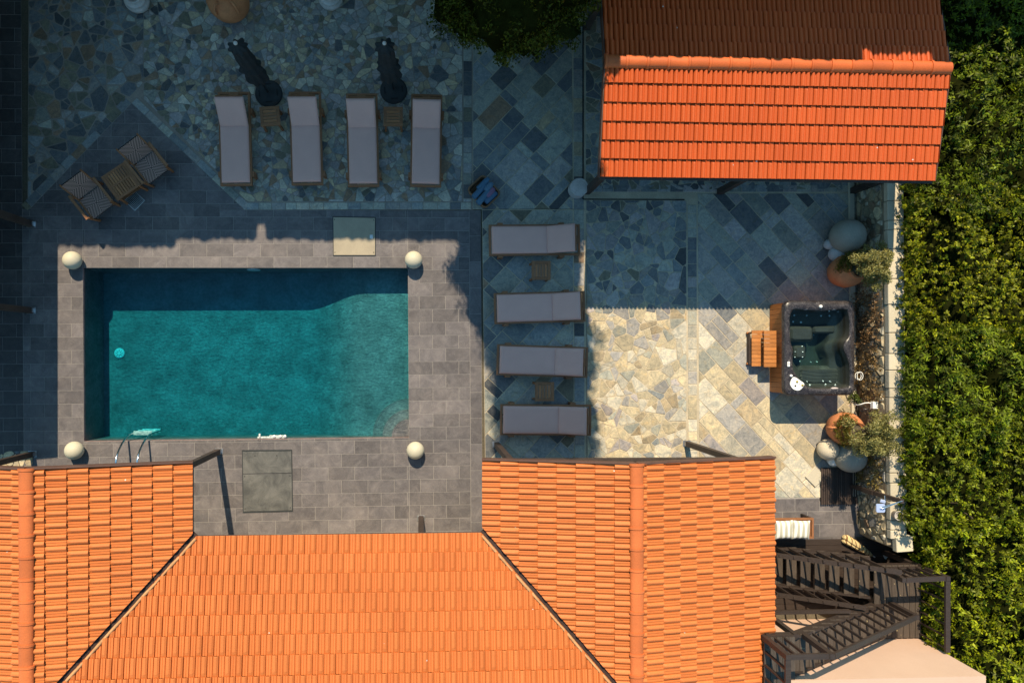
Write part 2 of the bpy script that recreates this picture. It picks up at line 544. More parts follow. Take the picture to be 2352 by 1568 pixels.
# --- grey tiles 60 x 30 cm round the pool
xw, xe = toF(-420, 800)[0], toF(1080, 900)[0]
peak, tr, tl = toF(302, 237), toF(562, 483), toF(63, 485)
ytop = toF(562, 482)[1]; ybot = 9.0
tri = ccw([peak, tr, tl])
mbv = MB()
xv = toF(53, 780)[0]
mb = MB()
def cut(poly, x0, x1, y0, y1):
    """poly minus a rectangle, as convex pieces"""
    res = []
    q = clip_half(poly, 1, 0, x0); res.append(q); poly = clip_half(poly, -1, 0, -x0)
    if len(poly) > 2: q = clip_half(poly, -1, 0, -x1); res.append(q); poly = clip_half(poly, 1, 0, x1)
    if len(poly) > 2: q = clip_half(poly, 0, 1, y0); res.append(q); poly = clip_half(poly, 0, -1, -y0)
    if len(poly) > 2: q = clip_half(poly, 0, -1, -y1); res.append(q)
    return [ccw(r) for r in res if len(r) > 2 and abs(area2(r)) > 1e-5]
def tile_col():
    return (random.random(), random.random(), random.random())
def lay(poly, mb=mb, gap=.0035):
    add_stone(mb, ccw([tuple(F(x, y))[:2] for x, y in poly]), 0.0, gap, tile_col(), .002, .003)
row = 0
y = -.25 - .30 * 30
while y < ybot:
    off = (.30 if row % 2 else 0) + .17
    x = xw - 1 + off
    while x < xe:
        a = ccw([(x, y), (min(x + .6, xe), y), (min(x + .6, xe), y + .3), (x, y + .3)])
        if x + .6 > xv > x: parts = [clip_half(a, 1, 0, xv), clip_half(a, -1, 0, -xv)]
        else: parts = [a]
        for a in parts:
            if len(a) < 3: continue
            cx_, cy_ = sum(p[0] for p in a) / len(a), sum(p[1] for p in a) / len(a)
            pcs = []
            if cx_ < xv: pcs = [a]
            elif all(p[1] >= ytop - 1e-6 or inside(p, tri) for p in a): pcs = [a]
            else:
                q = clip_half(a, 0, -1, -ytop)
                if len(q) > 2: pcs.append(q)
                q = clip_half(a, 0, 1, ytop)
                if len(q) > 2: pcs.append(clip_poly(ccw(q), tri))
            for q in pcs:
                if len(q) < 3: continue
                q = ccw(q)
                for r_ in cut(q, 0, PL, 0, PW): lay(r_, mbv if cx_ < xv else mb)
        x += .6
    y += .3; row += 1
xb0, xb1 = toF(1077, 780)[0] + .02, toF(1106, 780)[0]
y = ytop - .02; 
while y < ybot:
    lay([(xe, y), (xb1, y), (xb1, y + .6), (xe, y + .6)]); y += .6
tag(mb.build("pool_deck", M['tile']), kind="structure")
tag(mbv.build("veranda_floor", M['tile_shaded']), kind="structure")
# bed of grout under it
bed = [[(xw, -5), (xb1, -5), (xb1, 0), (xw, 0)], [(xw, 0), (0, 0), (0, PW), (xw, PW)], [(PL, 0), (xb1, 0), (xb1, PW), (PL, PW)], [(xw, PW), (xb1, PW), (xb1, ybot), (xw, ybot)]]
bedw = [[tuple(F(x, y))[:2] for x, y in q] for q in bed]
bedw = []
bedw += [ccw([tuple(F(x, y))[:2] for x, y in clip_half(ccw(bed[0]), 0, -1, -ytop)])] if True else []
bedw += [ccw([tuple(F(x, y))[:2] for x, y in tri])]
bedw += [ccw([tuple(F(x, y))[:2] for x, y in q]) for q in bed[1:]]
bedw += [ccw([tuple(F(x, y))[:2] for x, y in [(xw, -8.5), (xv, -8.5), (xv, ytop), (xw, ytop)]])]
sheet("deck_bed", bedw, -.004, M['tile_grout'])

# --- natural stone
PAL = dict(sage=(.31, .31, .265), grey=(.315, .30, .28), ochre=(.35, .285, .19), slate=(.135, .142, .148), brown=(.24, .165, .11),
           pale=(.45, .415, .335), blue=(.225, .24, .24), lilac=(.325, .295, .285), sand=(.455, .385, .26), dark=(.085, .09, .095), olive=(.18, .165, .12))
def pick(w, rg=random):
    k = rg.choices(list(w), list(w.values()))[0]
    v = rg.uniform(.72, 1.18)
    return tuple(min(.8, c * v) for c in PAL[k])
W_NW = dict(sage=4, grey=5, ochre=2.6, slate=1.4, brown=2.0, pale=2.8, blue=2.2, olive=1.2, lilac=3, sand=2)
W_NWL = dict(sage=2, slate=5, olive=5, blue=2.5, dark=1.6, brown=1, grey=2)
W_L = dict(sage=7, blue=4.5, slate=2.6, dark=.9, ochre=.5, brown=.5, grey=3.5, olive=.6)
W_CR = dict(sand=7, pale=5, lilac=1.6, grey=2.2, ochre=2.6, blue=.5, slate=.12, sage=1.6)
W_CR_SHADE = dict(sage=4, blue=4, grey=4, slate=2.6, lilac=2.5, olive=1.2, dark=.35)
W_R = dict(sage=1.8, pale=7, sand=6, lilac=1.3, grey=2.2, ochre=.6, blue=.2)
W_R_SHADE = dict(sage=5, blue=3.5, slate=2.2, dark=.7, grey=5, olive=.6, lilac=2.5)
def W2(pts): return ccw([G(*p) for p in pts])

def crazy(mb, regions, spacing, wfn, gap, seed, z=0.0, jig=.003, target=.05):
    for k, rgn in enumerate(regions):
        for c in shards(rgn, spacing, target, seed=seed + k):
            cx_, cy_ = sum(p[0] for p in c) / len(c), sum(p[1] for p in c) / len(c)
            g = gap(cx_, cy_) if callable(gap) else gap
            add_stone(mb, c, z + .004, g, wfn(cx_, cy_), .007, .008, jig=jig)

def flags(mb, regions, ang, wfn, gap, seed, z=0.0, rows=(.24, .30, .36, .42, .5), lens=(.34, .85)):
    rg = random.Random(seed)
    ca, sa = math.cos(ang), math.sin(ang)
    b = -16.0
    while b < 16.0:
        h = rg.choice(rows); a = -16.0 + rg.uniform(0, .5)
        while a < 16.0:
            l = rg.uniform(*lens) if rg.random() > .12 else rg.uniform(.14, .25)
            rects = [(a, b, l, h)]
            if h > .4 and rg.random() < .22: rects = [(a, b, l, h * .5), (a, b + h * .5, l, h * .5)]
            for (aa, bb, ll, hh) in rects:
                q = [(x * ca - y * sa, x * sa + y * ca) for x, y in ((aa, bb), (aa + ll, bb), (aa + ll, bb + hh), (aa, bb + hh))]
                for rgn in regions:
                    c = clip_poly(q, rgn)
                    if c and area2(c) > .003:
                        cx_, cy_ = sum(p[0] for p in c) / len(c), sum(p[1] for p in c) / len(c)
                        add_stone(mb, c, z + .004, gap, wfn(cx_, cy_), .006, .008, jig=.002)
            a += l
        b += h

def strip(mb, p, q, width, wfn, gap, seed, lens=(.2, .34), z=0.0, side=1):
    """a course of squarish stones along a line"""
    rg = random.Random(seed)
    p, q = Vector((*p, 0)), Vector((*q, 0)); d = (q - p); L = d.length; d.normalize(); n = Vector((-d.y, d.x, 0)) * side
    t = 0.0
    while t < L - .02:
        l = min(rg.uniform(*lens), L - t)
        c = ccw([tuple(v)[:2] for v in (p + d * t, p + d * (t + l), p + d * (t + l) + n * width, p + d * t + n * width)])
        cc = p + d * (t + l / 2)
        add_stone(mb, c, z + .004, gap, wfn(cc.x, cc.y), .006, .008, jig=.002)
        t += l

# north-west crazy paving (regions are convex)
mb = MB()
nwA = W2([(66, -160), (330, -160), (330, 191), (302, 219), (63, 465)])
nwB = W2([(330, -160), (1062, -160), (1062, 463), (568, 463), (330, 228)])
xm = G(330, 0)[0]
def nw_w(x, y):
    t = (x - G(300, 0)[0]) / 1.6
    return pick(W_NWL if t < 0 or random.random() > t else W_NW)
crazy(mb, [nwA], .55, nw_w, lambda x, y: random.uniform(.008, .018), 11, target=lambda x, y: .10 if y < G(0, 110)[1] else .055)
crazy(mb, [nwB], .6, nw_w, lambda x, y: random.choice((.002, .003, .005, .008)), 21, jig=.006, target=lambda x, y: .036 + .02 * math.sin(x * 1.7) * math.sin(y * 1.3 + 1) + (.02 if x > G(1000, 0)[0] else 0))
# edge courses: along the triangle, along the pool deck, along the path
strip(mb, G(302, 237), G(63, 485), .20, lambda x, y: pick(W_NWL), .006, 31, (.3, .5), side=-1)
strip(mb, G(562, 483), G(302, 237), .17, lambda x, y: pick(dict(sage=4, grey=3, blue=2, ochre=1)), .004, 32, (.3, .5), side=-1)
strip(mb, G(566, 482), G(1083, 481), .165, lambda x, y: pick(dict(sage=4, slate=2, grey=3, blue=3, ochre=1, pale=1)), .005, 33)
strip(mb, G(1084, -160), G(1084, 464), .20, lambda x, y: pick(W_L), .006, 34, (.22, .4), side=-1)
tag(mb.build("crazy_paving", M['stone']), kind="structure")
sheet("paving_bed", [W2([(66, -160), (1086, -160), (1086, 482), (562, 482), (302, 237)]), W2([(66, -160), (302, 237), (63, 485)])], -.004, M['grout_dark'])

# diagonal flagstones between the two lounger groups
mb = MB()
lf = [W2([(1086, -160), (1312, -160), (1312, 1130), (1116, 1130), (1106, 481), (1086, 470)])]
lf = [W2([(1086, -160), (1313, -160), (1316, 481), (1086, 481)]), W2([(1107, 482), (1316, 482), (1320, 1200), (1116, 1200)])]
flags(mb, lf, R(47), lambda x, y: pick(W_L), .0085, 41, rows=(.3, .36, .42, .46, .5), lens=(.4, .8))
strip(mb, G(1316, -160), G(1320, 1200), .24, lambda x, y: pick(W_L), .005, 42, (.25, .6), side=1)
tag(mb.build("flagstone_path", M['stone']), kind="structure")
sheet("path_bed", [W2([(1086, -160), (1343, -160), (1346, 481), (1086, 481)]), W2([(1107, 480), (1346, 480), (1348, 1200), (1116, 1200)])], -.0045, M['grout'])

# sunny crazy paving in the middle, and the same under the pavilion
mb = MB()
ysun = G(0, 712)[1]  # north of here stones take darker palettes, painting in the eave's shade
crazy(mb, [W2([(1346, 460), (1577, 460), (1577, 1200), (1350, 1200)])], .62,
      lambda x, y: pick(W_CR if y < ysun else W_CR_SHADE), lambda x, y: random.uniform(.004, .010), 51, jig=.004, target=.085)
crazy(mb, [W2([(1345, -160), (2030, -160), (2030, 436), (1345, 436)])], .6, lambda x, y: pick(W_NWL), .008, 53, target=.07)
strip(mb, G(1346, 441), G(1960, 441), .17, lambda x, y: pick(W_CR_SHADE), .005, 54, (.24, .4))
strip(mb, G(1579, 470), G(1581, 1200), .22, lambda x, y: pick(W_R if y < ysun else W_R_SHADE), .006, 55, (.2, .34), side=1)
tag(mb.build("stone_terrace", M['stone']), kind="structure")
# diagonal flagstones beside the hot tub
mb = MB()
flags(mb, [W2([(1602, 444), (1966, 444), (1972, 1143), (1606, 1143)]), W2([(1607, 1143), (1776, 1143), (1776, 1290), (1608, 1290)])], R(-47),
      lambda x, y: pick(W_R if y < ysun else W_R_SHADE), .0085, 61, rows=(.28, .36, .42, .46, .5), lens=(.4, .85))  # shade palette again paints the pavilion's shadow into the stones
tag(mb.build("tub_terrace", M['stone']), kind="structure")
sheet("terrace_bed", [W2([(1344, -160), (2030, -160), (2030, 445), (1344, 445)]), W2([(1346, 445), (1606, 445), (1608, 1290), (1350, 1290)]),
                      W2([(1606, 445), (1972, 445), (1976, 1143), (1607, 1143)]), W2([(1607, 1143), (1778, 1143), (1778, 1290), (1608, 1290)])], -.004, M['grout'])
# grey tiles by the bench
mb = MB()
for r in range(4):
    x = 7.6 - (r % 2) * .3
    yy = G(1800, 1145)[1] - r * .305
    while x < 10.1:
        add_stone(mb, ccw([(x, yy), (x + .6, yy), (x + .6, yy - .305), (x, yy - .305)]), 0, .004, tile_col(), .002, .003); x += .6
tag(mb.build("bench_paving", M['tile']), kind="structure")
sheet("bench_bed", [[(7.5, G(0, 1145)[1]), (10.2, G(0, 1145)[1]), (10.2, -4.3), (7.5, -4.3)]], -.0035, M['tile_grout'])
# pale paving seen in the far left corner under the eave
mb = MB()
crazy(mb, [W2([(-120, 1130), (-120, 1035), (20, 1035), (76, 1012), (76, 1130)])], .4, lambda x, y: pick(dict(sand=4, ochre=3, slate=1.2)), .006, 71, z=.006)
tag(mb.build("side_path", M['stone']), kind="structure")

# drain slot between path and terrace
mb = MB()
M['black'] = surf("black_gap", (.012, .012, .013), .8, .1, 5, 0)
def flat_line(mb, a, b, w, z, col=(1, 1, 1)):
    a, b = Vector((*a, z)), Vector((*b, z)); d = (b - a).normalized(); n = Vector((-d.y, d.x, 0)) * w / 2
    mb.face([a - n, b - n, b + n, a + n], col)
flat_line(mb, G(1339, -100), G(1339, 458), .03, .010)
flat_line(mb, (G(1339, 458)[0] + .01, G(1339, 458)[1]), G(1572, 459), .025, .010)
tag(mb.build("drain_slot", M['black']), kind="structure")

# --- pool basin
DEEP, SHAL, WL = 1.0, 0.6, -0.07
xs0, xs1 = toF(690, 800)[0], toF(835, 800)[0]
M['pool'] = surf("ripple_lit_mottled_tile", (.28, .172, .166), .6, .40, 2.6, .30, 15.0)  # tile mottle, strengthened to imitate ripple light on the floor
mb = MB()
nx_, prof = 24, []
def depth(x):
    t = min(1, max(0, (x - xs0) / (xs1 - xs0))); t = t * t * (3 - 2 * t)
    return -(DEEP + (SHAL - DEEP) * t)
xs = [0] + [xs0 + (xs1 - xs0) * i / 10 for i in range(11)] + [PL]
mb.grid([[F(x, y, depth(x)) for x in xs] for y in (PW, 0)])
for (yy, flip) in ((0, 0), (PW, 1)):
    r1 = [F(x, yy, depth(x)) for x in xs]; r2 = [F(x, yy, -.0035) for x in xs]
    mb.grid([r1, r2] if flip else [r2, r1], smooth=False)
for (xx, flip) in ((0, 0), (PL, 1)):
    q = [F(xx, 0, depth(xx)), F(xx, PW, depth(xx)), F(xx, PW, -.0035), F(xx, 0, -.0035)]
    mb.face(q if not flip else list(reversed(q)))
def arc_step(r, z0, z1):
    n = 16; c = (PL - .002, PW - .002)
    arc = [(c[0] - r * math.cos(PI / 2 * i / n), c[1] - r * math.sin(PI / 2 * i / n)) for i in range(n + 1)]
    top = [F(*c, z1)] + [F(x, y, z1) for x, y in arc]
    mb.face(list(reversed(top)))
    for (ra, rb) in ((r - .045, r - .028), (r - .012, r - .001)):        # mosaic lines along the nosing
        q = [[F(c[0] - rr * math.cos(PI / 2 * i / n), c[1] - rr * math.sin(PI / 2 * i / n), z1 + .003) for i in range(n + 1)] for rr in (ra, rb)]
        mb.grid(q, (.72, .76, .76), smooth=False)
    mb.grid([[F(x, y, z0) for x, y in arc], [F(x, y, z1) for x, y in arc]], smooth=False)
arc_step(.86, -SHAL, -.46); arc_step(.62, -.46, -.32); arc_step(.40, -.32, -.18)
tag(mb.build("pool_basin", M['pool']), kind="structure")
M['water'] = water_mat("pool_water", (.0, .875, .94), 1.9, wave=9.0, strength=.17, rough=.03)
mb = MB()
e = .004
mb.hexa([F(-e, PW + e, -1.3), F(PL + e, PW + e, -1.3), F(PL + e, -e, -1.3), F(-e, -e, -1.3), F(-e, PW + e, WL), F(PL + e, PW + e, WL), F(PL + e, -e, WL), F(-e, -e, WL)])
tag(mb.build("pool_water", M['water']), kind="structure")
# ------------------------------------------------------------------ roofs and buildings
def tile_mat(name, base, dark, light, rough=.6):
    m, nt, out = new_mat(name)
    bs = N(nt, "ShaderNodeBsdfPrincipled", Roughness=rough)
    bs.inputs["Specular IOR Level"].default_value = 0.35
    tc = nt.nodes.new("ShaderNodeTexCoord"); vec = tc.outputs["Object"]
    a = nt.nodes.new("ShaderNodeAttribute"); a.attribute_name = "tone"
    sc = nt.nodes.new("ShaderNodeSeparateColor"); nt.links.new(a.outputs["Color"], sc.inputs[0])
    c = ramp(nt, sc.outputs[0], [(0.0, dark), (0.5, base), (1.0, light)])
    c = mixc(nt, 'MULTIPLY', 1.0, c, ramp(nt, noise(nt, vec, 1.1, 5.0, .6), [(0.3, (.94, .93, .92)), (0.7, (1.05, 1.05, 1.04))]))
    c = mixc(nt, 'MULTIPLY', 1.0, c, ramp(nt, noise(nt, vec, 45.0, 4.0, .7), [(0.3, (.88, .88, .88)), (0.7, (1.1, 1.1, 1.1))]))
    drop = N(nt, "ShaderNodeTexVoronoi", Scale=1.9); nt.links.new(vec, drop.inputs["Vector"])
    k = ramp(nt, drop.outputs["Distance"], [(0.0, (1, 1, 1)), (0.022, (1, 1, 1)), (0.034, (0, 0, 0))])
    c = mixc(nt, 'MIX', k, c, (.62, .58, .52))
    nt.links.new(c, bs.inputs["Base Color"])
    b = N(nt, "ShaderNodeBump", Strength=0.2, Distance=0.006)
    nt.links.new(noise(nt, vec, 60.0, 4.0), b.inputs["Height"]); nt.links.new(b.outputs[0], bs.inputs["Normal"])
    nt.links.new(bs.outputs[0], out.inputs[0])
    return m
M['roof'] = tile_mat("terracotta_roof_tile", (.525, .148, .035), (.475, .126, .029), (.575, .17, .044))
M['roof_red'] = tile_mat("brick_red_roof_tile", (.50, .082, .012), (.455, .070, .010), (.55, .097, .017))
M['ridge'] = surf("terracotta_ridge", (.52, .132, .034), .55, .12, 2.0, .1, 40.0, bump=.15)
M['ridge_red'] = surf("brick_red_ridge", (.52, .105, .02), .55, .12, 2.0, .1, 40.0, bump=.15)
M['timber'] = surf("dark_stained_timber", (.047, .032, .026), .6, .3, 3.0, .25, 30.0, bump=.3, grain=(1, 1, 1))
M['fascia'] = surf("brown_fascia", (.10, .05, .035), .6, .2, 3.0, .1)
M['render'] = surf("cream_render", (.55, .47, .37), .9, .08, 1.0, .06, 40.0, bump=.2)
M['pink'] = surf("salmon_render", (.53, .36, .27), .9, .045, 1.2, .03, 60.0, bump=.15)
M['steel'] = surf("galvanised_steel", (.55, .55, .56), .35, .1, 6.0, .05, metal=.9)
M['gutter'] = surf("dark_valley_gutter", (.035, .018, .014), .6, .2, 4.0, .1)
M['mortar'] = surf("sandy_mortar", (.46, .235, .10), .9, .2, 5.0, .2)

PROFILE = [(0.0, .012), (.05, .020), (.13, .037), (.24, .044), (.35, .037), (.43, .018), (.455, .002), (.47, -.016), (.50, -.016), (.515, .010), (.56, .011), (.66, .012), (.69, .001), (.72, .001), (.75, .011), (.86, .012), (.89, 0), (.925, 0), (.94, -.026), (.975, -.026), (.985, .012)]
PROFILE2 = [(0.0, .010), (.06, .022), (.14, .034), (.24, .038), (.33, .030), (.40, .010), (.44, .004), (.50, .010), (.56, .024), (.66, .036), (.76, .036), (.86, .024), (.91, .006), (.93, -.02), (.965, -.02), (.98, .010)]

def roof_slope(A, B, up, pitch, run, mat, parent, period=.21, course=.352, clips=(), name="roof_slope", step=.028, amp=1.0, prof=None, seed=3, over=.008):
    """interlocking tiles: eave from A to B, 'up' the horizontal upslope direction; clips = list of (point, normal) vertical planes to cut away"""
    rg = random.Random(seed)
    A, B = Vector(A), Vector(B); up = Vector(up).normalized()
    u = (B - A); L = u.length; u.normalize()
    v = (up + Vector((0, 0, math.tan(pitch)))).normalized(); n = u.cross(v).normalized()
    if n.z < 0: n = -n
    slen = run / math.cos(pitch); nc = int(math.ceil(slen / course)); nt_ = int(math.ceil(L / period)) + 1
    verts, faces, tone = [], [], []
    rowsV = [(0.0, .80, -step * .75, 0), (0.0, .93, 0.0, 0), (.04, 1.0, 0.0, 0), (.80, 1.0, 0.0, 0), (.93, .72, 0.0, 0), (1.0, .45, 0.0, 0)]
    for r in range(nc):
        s0 = r * course; l = min(course, slen - s0) 
        off = (period / 2 if r % 2 else 0.0) - period * .5
        for t in range(nt_ + 1):
            x0 = off + t * period
            if x0 > L or x0 + period < 0: continue
            tc = rg.gauss(.5, .13); tc = min(1, max(0, tc)); dz = rg.uniform(-.0025, .0025); dx = rg.uniform(-.002, .002)
            base = len(verts)
            pf = (prof or PROFILE) + [(1.0, .009)]
            for (fv, mul, drop, _) in rowsV:
                h0 = step * (1 - fv) + drop + dz
                for (fx, fh) in pf:
                    x = min(max(x0 + fx * period + dx, 0), L)
                    hh = fh * amp * (mul if fx < .456 or fx == 1.0 else 1.0)
                    p = A + u * x + v * (s0 + fv * l) + n * (h0 + hh)
                    verts.append(p)
            k = len(pf)
            for i in range(len(rowsV) - 1):
                for j in range(k - 1):
                    faces.append((base + i * k + j, base + i * k + j + 1, base + (i + 1) * k + j + 1, base + (i + 1) * k + j)); tone.append(tc)
    bm = bmesh.new()
    lay_ = None
    me = bpy.data.meshes.new(name)
    me.from_pydata([tuple(p) for p in verts], [], faces)
    at = me.attributes.new("tone", 'FLOAT_COLOR', 'FACE')
    cc = np.ones((len(faces), 4), dtype=np.float32); cc[:, 0] = tone; at.data.foreach_set("color", cc.ravel())
    # underside board
    bm.from_mesh(me)
    bmesh.ops.remove_doubles(bm, verts=bm.verts, dist=1e-5)
    w = [A - n * .03 - v * over, B - n * .03 - v * over, B + v * slen - n * .03, A + v * slen - n * .03]
    w2 = [p - n * .05 for p in w]
    vs = [bm.verts.new(p) for p in w + w2]
    for f in ((0, 1, 2, 3), (7, 6, 5, 4), (0, 4, 5, 1), (1, 5, 6, 2), (2, 6, 7, 3), (3, 7, 4, 0)):
        bf = bm.faces.new([vs[i] for i in f]); bf.material_index = 1
    for (pt, nn) in clips:
        bmesh.ops.bisect_plane(bm, geom=bm.verts[:] + bm.edges[:] + bm.faces[:], plane_co=Vector(pt), plane_no=Vector(nn), clear_outer=True)
    bmesh.ops.recalc_face_normals(bm, faces=[f for f in bm.faces if f.material_index == 1])
    for f in bm.faces:
        if f.material_index == 0 and f.normal.dot(n) < -.3: f.normal_flip()
        f.smooth = False
    off = parent.matrix_basis.translation
    bmesh.ops.translate(bm, verts=bm.verts[:], vec=-off)
    bm.to_mesh(me); bm.free()
    me.materials.append(mat); me.materials.append(M['timber'])
    o = bpy.data.objects.new(name, me); COL.objects.link(o); o.parent = parent
    return o

def ridge_cap(a, b, mat, parent, r=.105, seg=.40, flat=.72, collar=.018, seed=1):
    """half-round ridge tiles with a collar at each joint"""
    rg = random.Random(seed)
    a, b = Vector(a), Vector(b); d = b - a; L = d.length; d.normalize(); s = d.cross(Vector((0, 0, 1))).normalized()
    mb = MB(); n = int(round(L / seg)); seg = L / n; K = 12
    for i in range(n):
        c = (rg.uniform(.88, 1.1),) * 3; rows = []
        tl = rg.uniform(-.004, .004)
        for (t, k) in ((0, 1 + collar / r), (.11, 1 + collar / r), (.135, 1.0), (1.02, .985)):
            p = a + d * (seg * (i + t)) + s * tl
            rows.append([p + s * math.cos(PI * j / K) * r * k + Vector((0, 0, 1)) * (math.sin(PI * j / K) * r * k * flat - .01) for j in range(K + 1)])
        for q in range(3): mb.grid([rows[q + 1], rows[q]], c if q != 1 else (.42, .34, .3))
        mb.face(list(reversed(rows[0])), c)
    mb.face(rows[-1], c)
    o = mb.build("ridge_cap", mat, parent, world=True)
    return o

def post(parent, foot, top, w=.10, name="post", bracket=True, mat=None):
    mb = MB(); foot, top = Vector(foot), Vector(top)
    mb.bar(foot + Vector((0, 0, .02)), top, w, w, up=(0, 1, 0))
    o = mb.build(name, mat or M['timber'], parent, world=True)
    if bracket:
        b2 = MB()
        b2.box((foot.x, foot.y, .006), (w + .07, w + .02, .01)); 
        b2.box((foot.x + w / 2 + .004, foot.y, .05), (.006, w * .8, .1)); b2.box((foot.x - w / 2 - .004, foot.y, .05), (.006, w * .8, .1))
        off = Vector(parent.location)
        k = MB(); k.v = [tuple(Vector(p) - off) for p in b2.v]; k.f, k.c, k.m, k.sm = b2.f, b2.c, b2.m, b2.sm
        k.build("post_bracket", M['steel'], o)
    return o

HE = 2.70                                                # eave height of the house
pw_, pm_ = math.atan(.23), math.atan(.205)
house = thing("house", "large U-shaped house with bright orange tiled roofs and a salmon wall", "house", (P(780, 1400)[0], -6.0, 0))
eL0, eL1 = P(443, 1062, HE), P(445, 1226, HE)            # left wing, east eave
rL = P(62, 1077, HE + .62)
runL = eL0.x - rL.x
yN_L = eL0.y; SOUTH = -12.0
eR0 = P(1108, 1056, HE); rR = P(1461, 1064, HE + .62); eRR = P(1777, 1046, HE)
yM = P(780, 1226, HE).y
vL, vR = Vector((eL1.x, yM, 0)), Vector((P(1112, 1222, HE).x, yM, 0))
tv = .205 / .23
dL = Vector((-tv, -1, 0)).normalized(); dR = Vector((tv, -1, 0)).normalized()
nL = Vector((dL.y, -dL.x, 0)); nL = nL if nL.x > 0 else -nL      # pointing east, to the middle roof
nR = Vector((dR.y, -dR.x, 0)); nR = nR if nR.x < 0 else -nR      # pointing west
g = .038
# the verge runs square to the ridge; both wings slope away from it
def wing(xe, xr, y0, up, clips, seed):
    a, b = Vector((xe, SOUTH, HE)), Vector((xe, y0, HE))
    if up.x > 0: a, b = b, a
    return roof_slope(a, b, up, pw_, abs(xr - xe), M['roof'], house, clips=clips, seed=seed)
wing(eL0.x, rL.x, yN_L, Vector((-1, 0, 0)), [(vL - nL * g, nL)], 3)
wing(2 * rL.x - eL0.x, rL.x, yN_L, Vector((1, 0, 0)), [], 4)
wing(eR0.x, rR.x, eR0.y, Vector((1, 0, 0)), [(vR - nR * g, nR)], 5)
wing(eRR.x, rR.x, eR0.y, Vector((-1, 0, 0)), [], 6)
roof_slope(Vector((vR.x + 7, yM, HE)), Vector((vL.x - 7, yM, HE)), (0, -1, 0), pm_, 6.0, M['roof'], house, seed=7,
           clips=[(vL + nL * g, -nL), (vR + nR * g, -nR)])
for (v0, d, nn) in ((vL, dL, nL), (vR, dR, nR)):
    mb = MB()
    a = v0 + Vector((0, 0, HE - .035)) - d * .05; b = a + d * 8 + Vector((0, 0, 8 * abs(d.y) * .205))
    mb.bar(a, b, .34, .01)
    mb.build("valley_gutter", M['gutter'], house, world=True)
for (v0, d, nn) in ((vL, dL, nL), (vR, dR, nR)):          # mortar bead along the cut tiles of the middle roof
    mb = MB(); pts = []
    for i in range(40):
        t = i * .2
        q = v0 + d * t + nn * (g + .03 + random.uniform(-.006, .006)); q.z = HE + t * abs(d.y) * .205 + .045
        pts.append(q)
    mb.tube(pts, [.026 + random.uniform(-.006, .006) for _ in pts], 6)
    mb.build("mortar_bead", M['mortar'], house, world=True)
hzL, hzR = HE + runL * .23, HE + (rR.x - eR0.x) * .23
ridge_cap((rL.x, yN_L + .02, hzL + .035), (rL.x, SOUTH, hzL + .035), M['ridge'], house, r=.125, seg=.39)
ridge_cap((rR.x, eR0.y + .02, hzR + .035), (rR.x, SOUTH, hzR + .035), M['ridge'], house, r=.125, seg=.39)
# verge boards
for (xe, xr, y0, h) in ((eL0.x, rL.x, yN_L, hzL), (2 * rL.x - eL0.x, rL.x, yN_L, hzL), (eR0.x, rR.x, eR0.y, hzR), (eRR.x, rR.x, eR0.y, hzR)):
    mb = MB(); mb.bar((xe, y0 + .018, HE - .02), (xr, y0 + .018, h - .02), .03, .17)
    mb.build("verge_board", M['fascia'], house, world=True)
# walls: wings set back under their roofs, salmon gable wall at the stairs
mb = MB()
mb.box(((2 * rL.x - eL0.x + eL0.x) / 2 - .2, (SOUTH - 5.3) / 2, 1.3), (abs(runL) * 2 - 1.6, SOUTH * -1 - 5.3, 2.6))
mb.box(((vL.x + vR.x) / 2, (SOUTH + yM - 1.1) / 2, 1.3), (vR.x - vL.x + 3, -SOUTH + yM - 1.1, 2.6))
mb.box((rR.x, (SOUTH - 5.0) / 2, 1.3), (4.2, -SOUTH - 5.0, 2.6))
mb.build("wall", M['render'], house, world=True)
YW = -6.24
xc = P(2116, 1492, 1.2).x
mb = MB()
mb.box(((7.0 + xc) / 2, YW - 2.0, 1.42), (xc - 7.0, 4.0, 3.0))
mb.build("gable_wall", M['pink'], house, world=True)
for (f_, t_) in (((503, 1036), (430, 1063)), ((1140, 1020), (1150, 1050)), ((1577, 1018), (1680, 1048)), ((967, 1189), (967, 1228)), ((75, 1042), (-10, 1066))):
    a = P(*f_); post(house, a, (a.x, a.y, 2.62), .115)
for x in (1400,):
    pass
# the row under the middle eave and the beams that the posts carry
mb = MB()
a = P(503, 1036); mb.bar((a.x - 5.6, a.y, 2.58), (a.x + .1, a.y, 2.58), .12, .14)
mb.build("beam", M['timber'], house, world=True); mb = MB()
a, b = P(1140, 1020), P(1577, 1018); mb.bar((a.x, a.y, 2.58), (b.x + .1, b.y, 2.58), .12, .14)
mb.build("beam", M['timber'], house, world=True)

# pavilion with the brick-red roof
HP = 2.57
pA, pB = P(1377, 406, HP), P(2150, 408, HP)
pitp = math.atan(.20)
yr_ = P(1750, 150, 2.96).y
runp = yr_ - pA.y
pav = thing("pavilion", "open pavilion with a brick-red tiled gable roof on dark timber posts", "pavilion", ((pA.x + pB.x) / 2, yr_, 0))
x0p, x1p = pA.x, pB.x - .05
roof_slope((x0p, pA.y, HP), (x1p, pA.y, HP), (0, 1, 0), pitp, runp, M['roof_red'], pav, period=.19, course=.345, seed=8, step=.034, amp=1.05, prof=PROFILE2, over=.05)
roof_slope((x1p, yr_ + runp * 1.35, HP - runp * .35 * .2), (x0p, yr_ + runp * 1.35, HP - runp * .35 * .2), (0, -1, 0), pitp, runp * 1.35, M['roof_red'], pav, period=.19, course=.345, seed=9, step=.034, amp=1.05, prof=PROFILE2, over=.05)
hp = HP + runp * .20
ridge_cap((x0p - .02, yr_, hp + .02), (x1p - .01, yr_, hp + .02), M['ridge_red'], pav, r=.125, seg=.405)
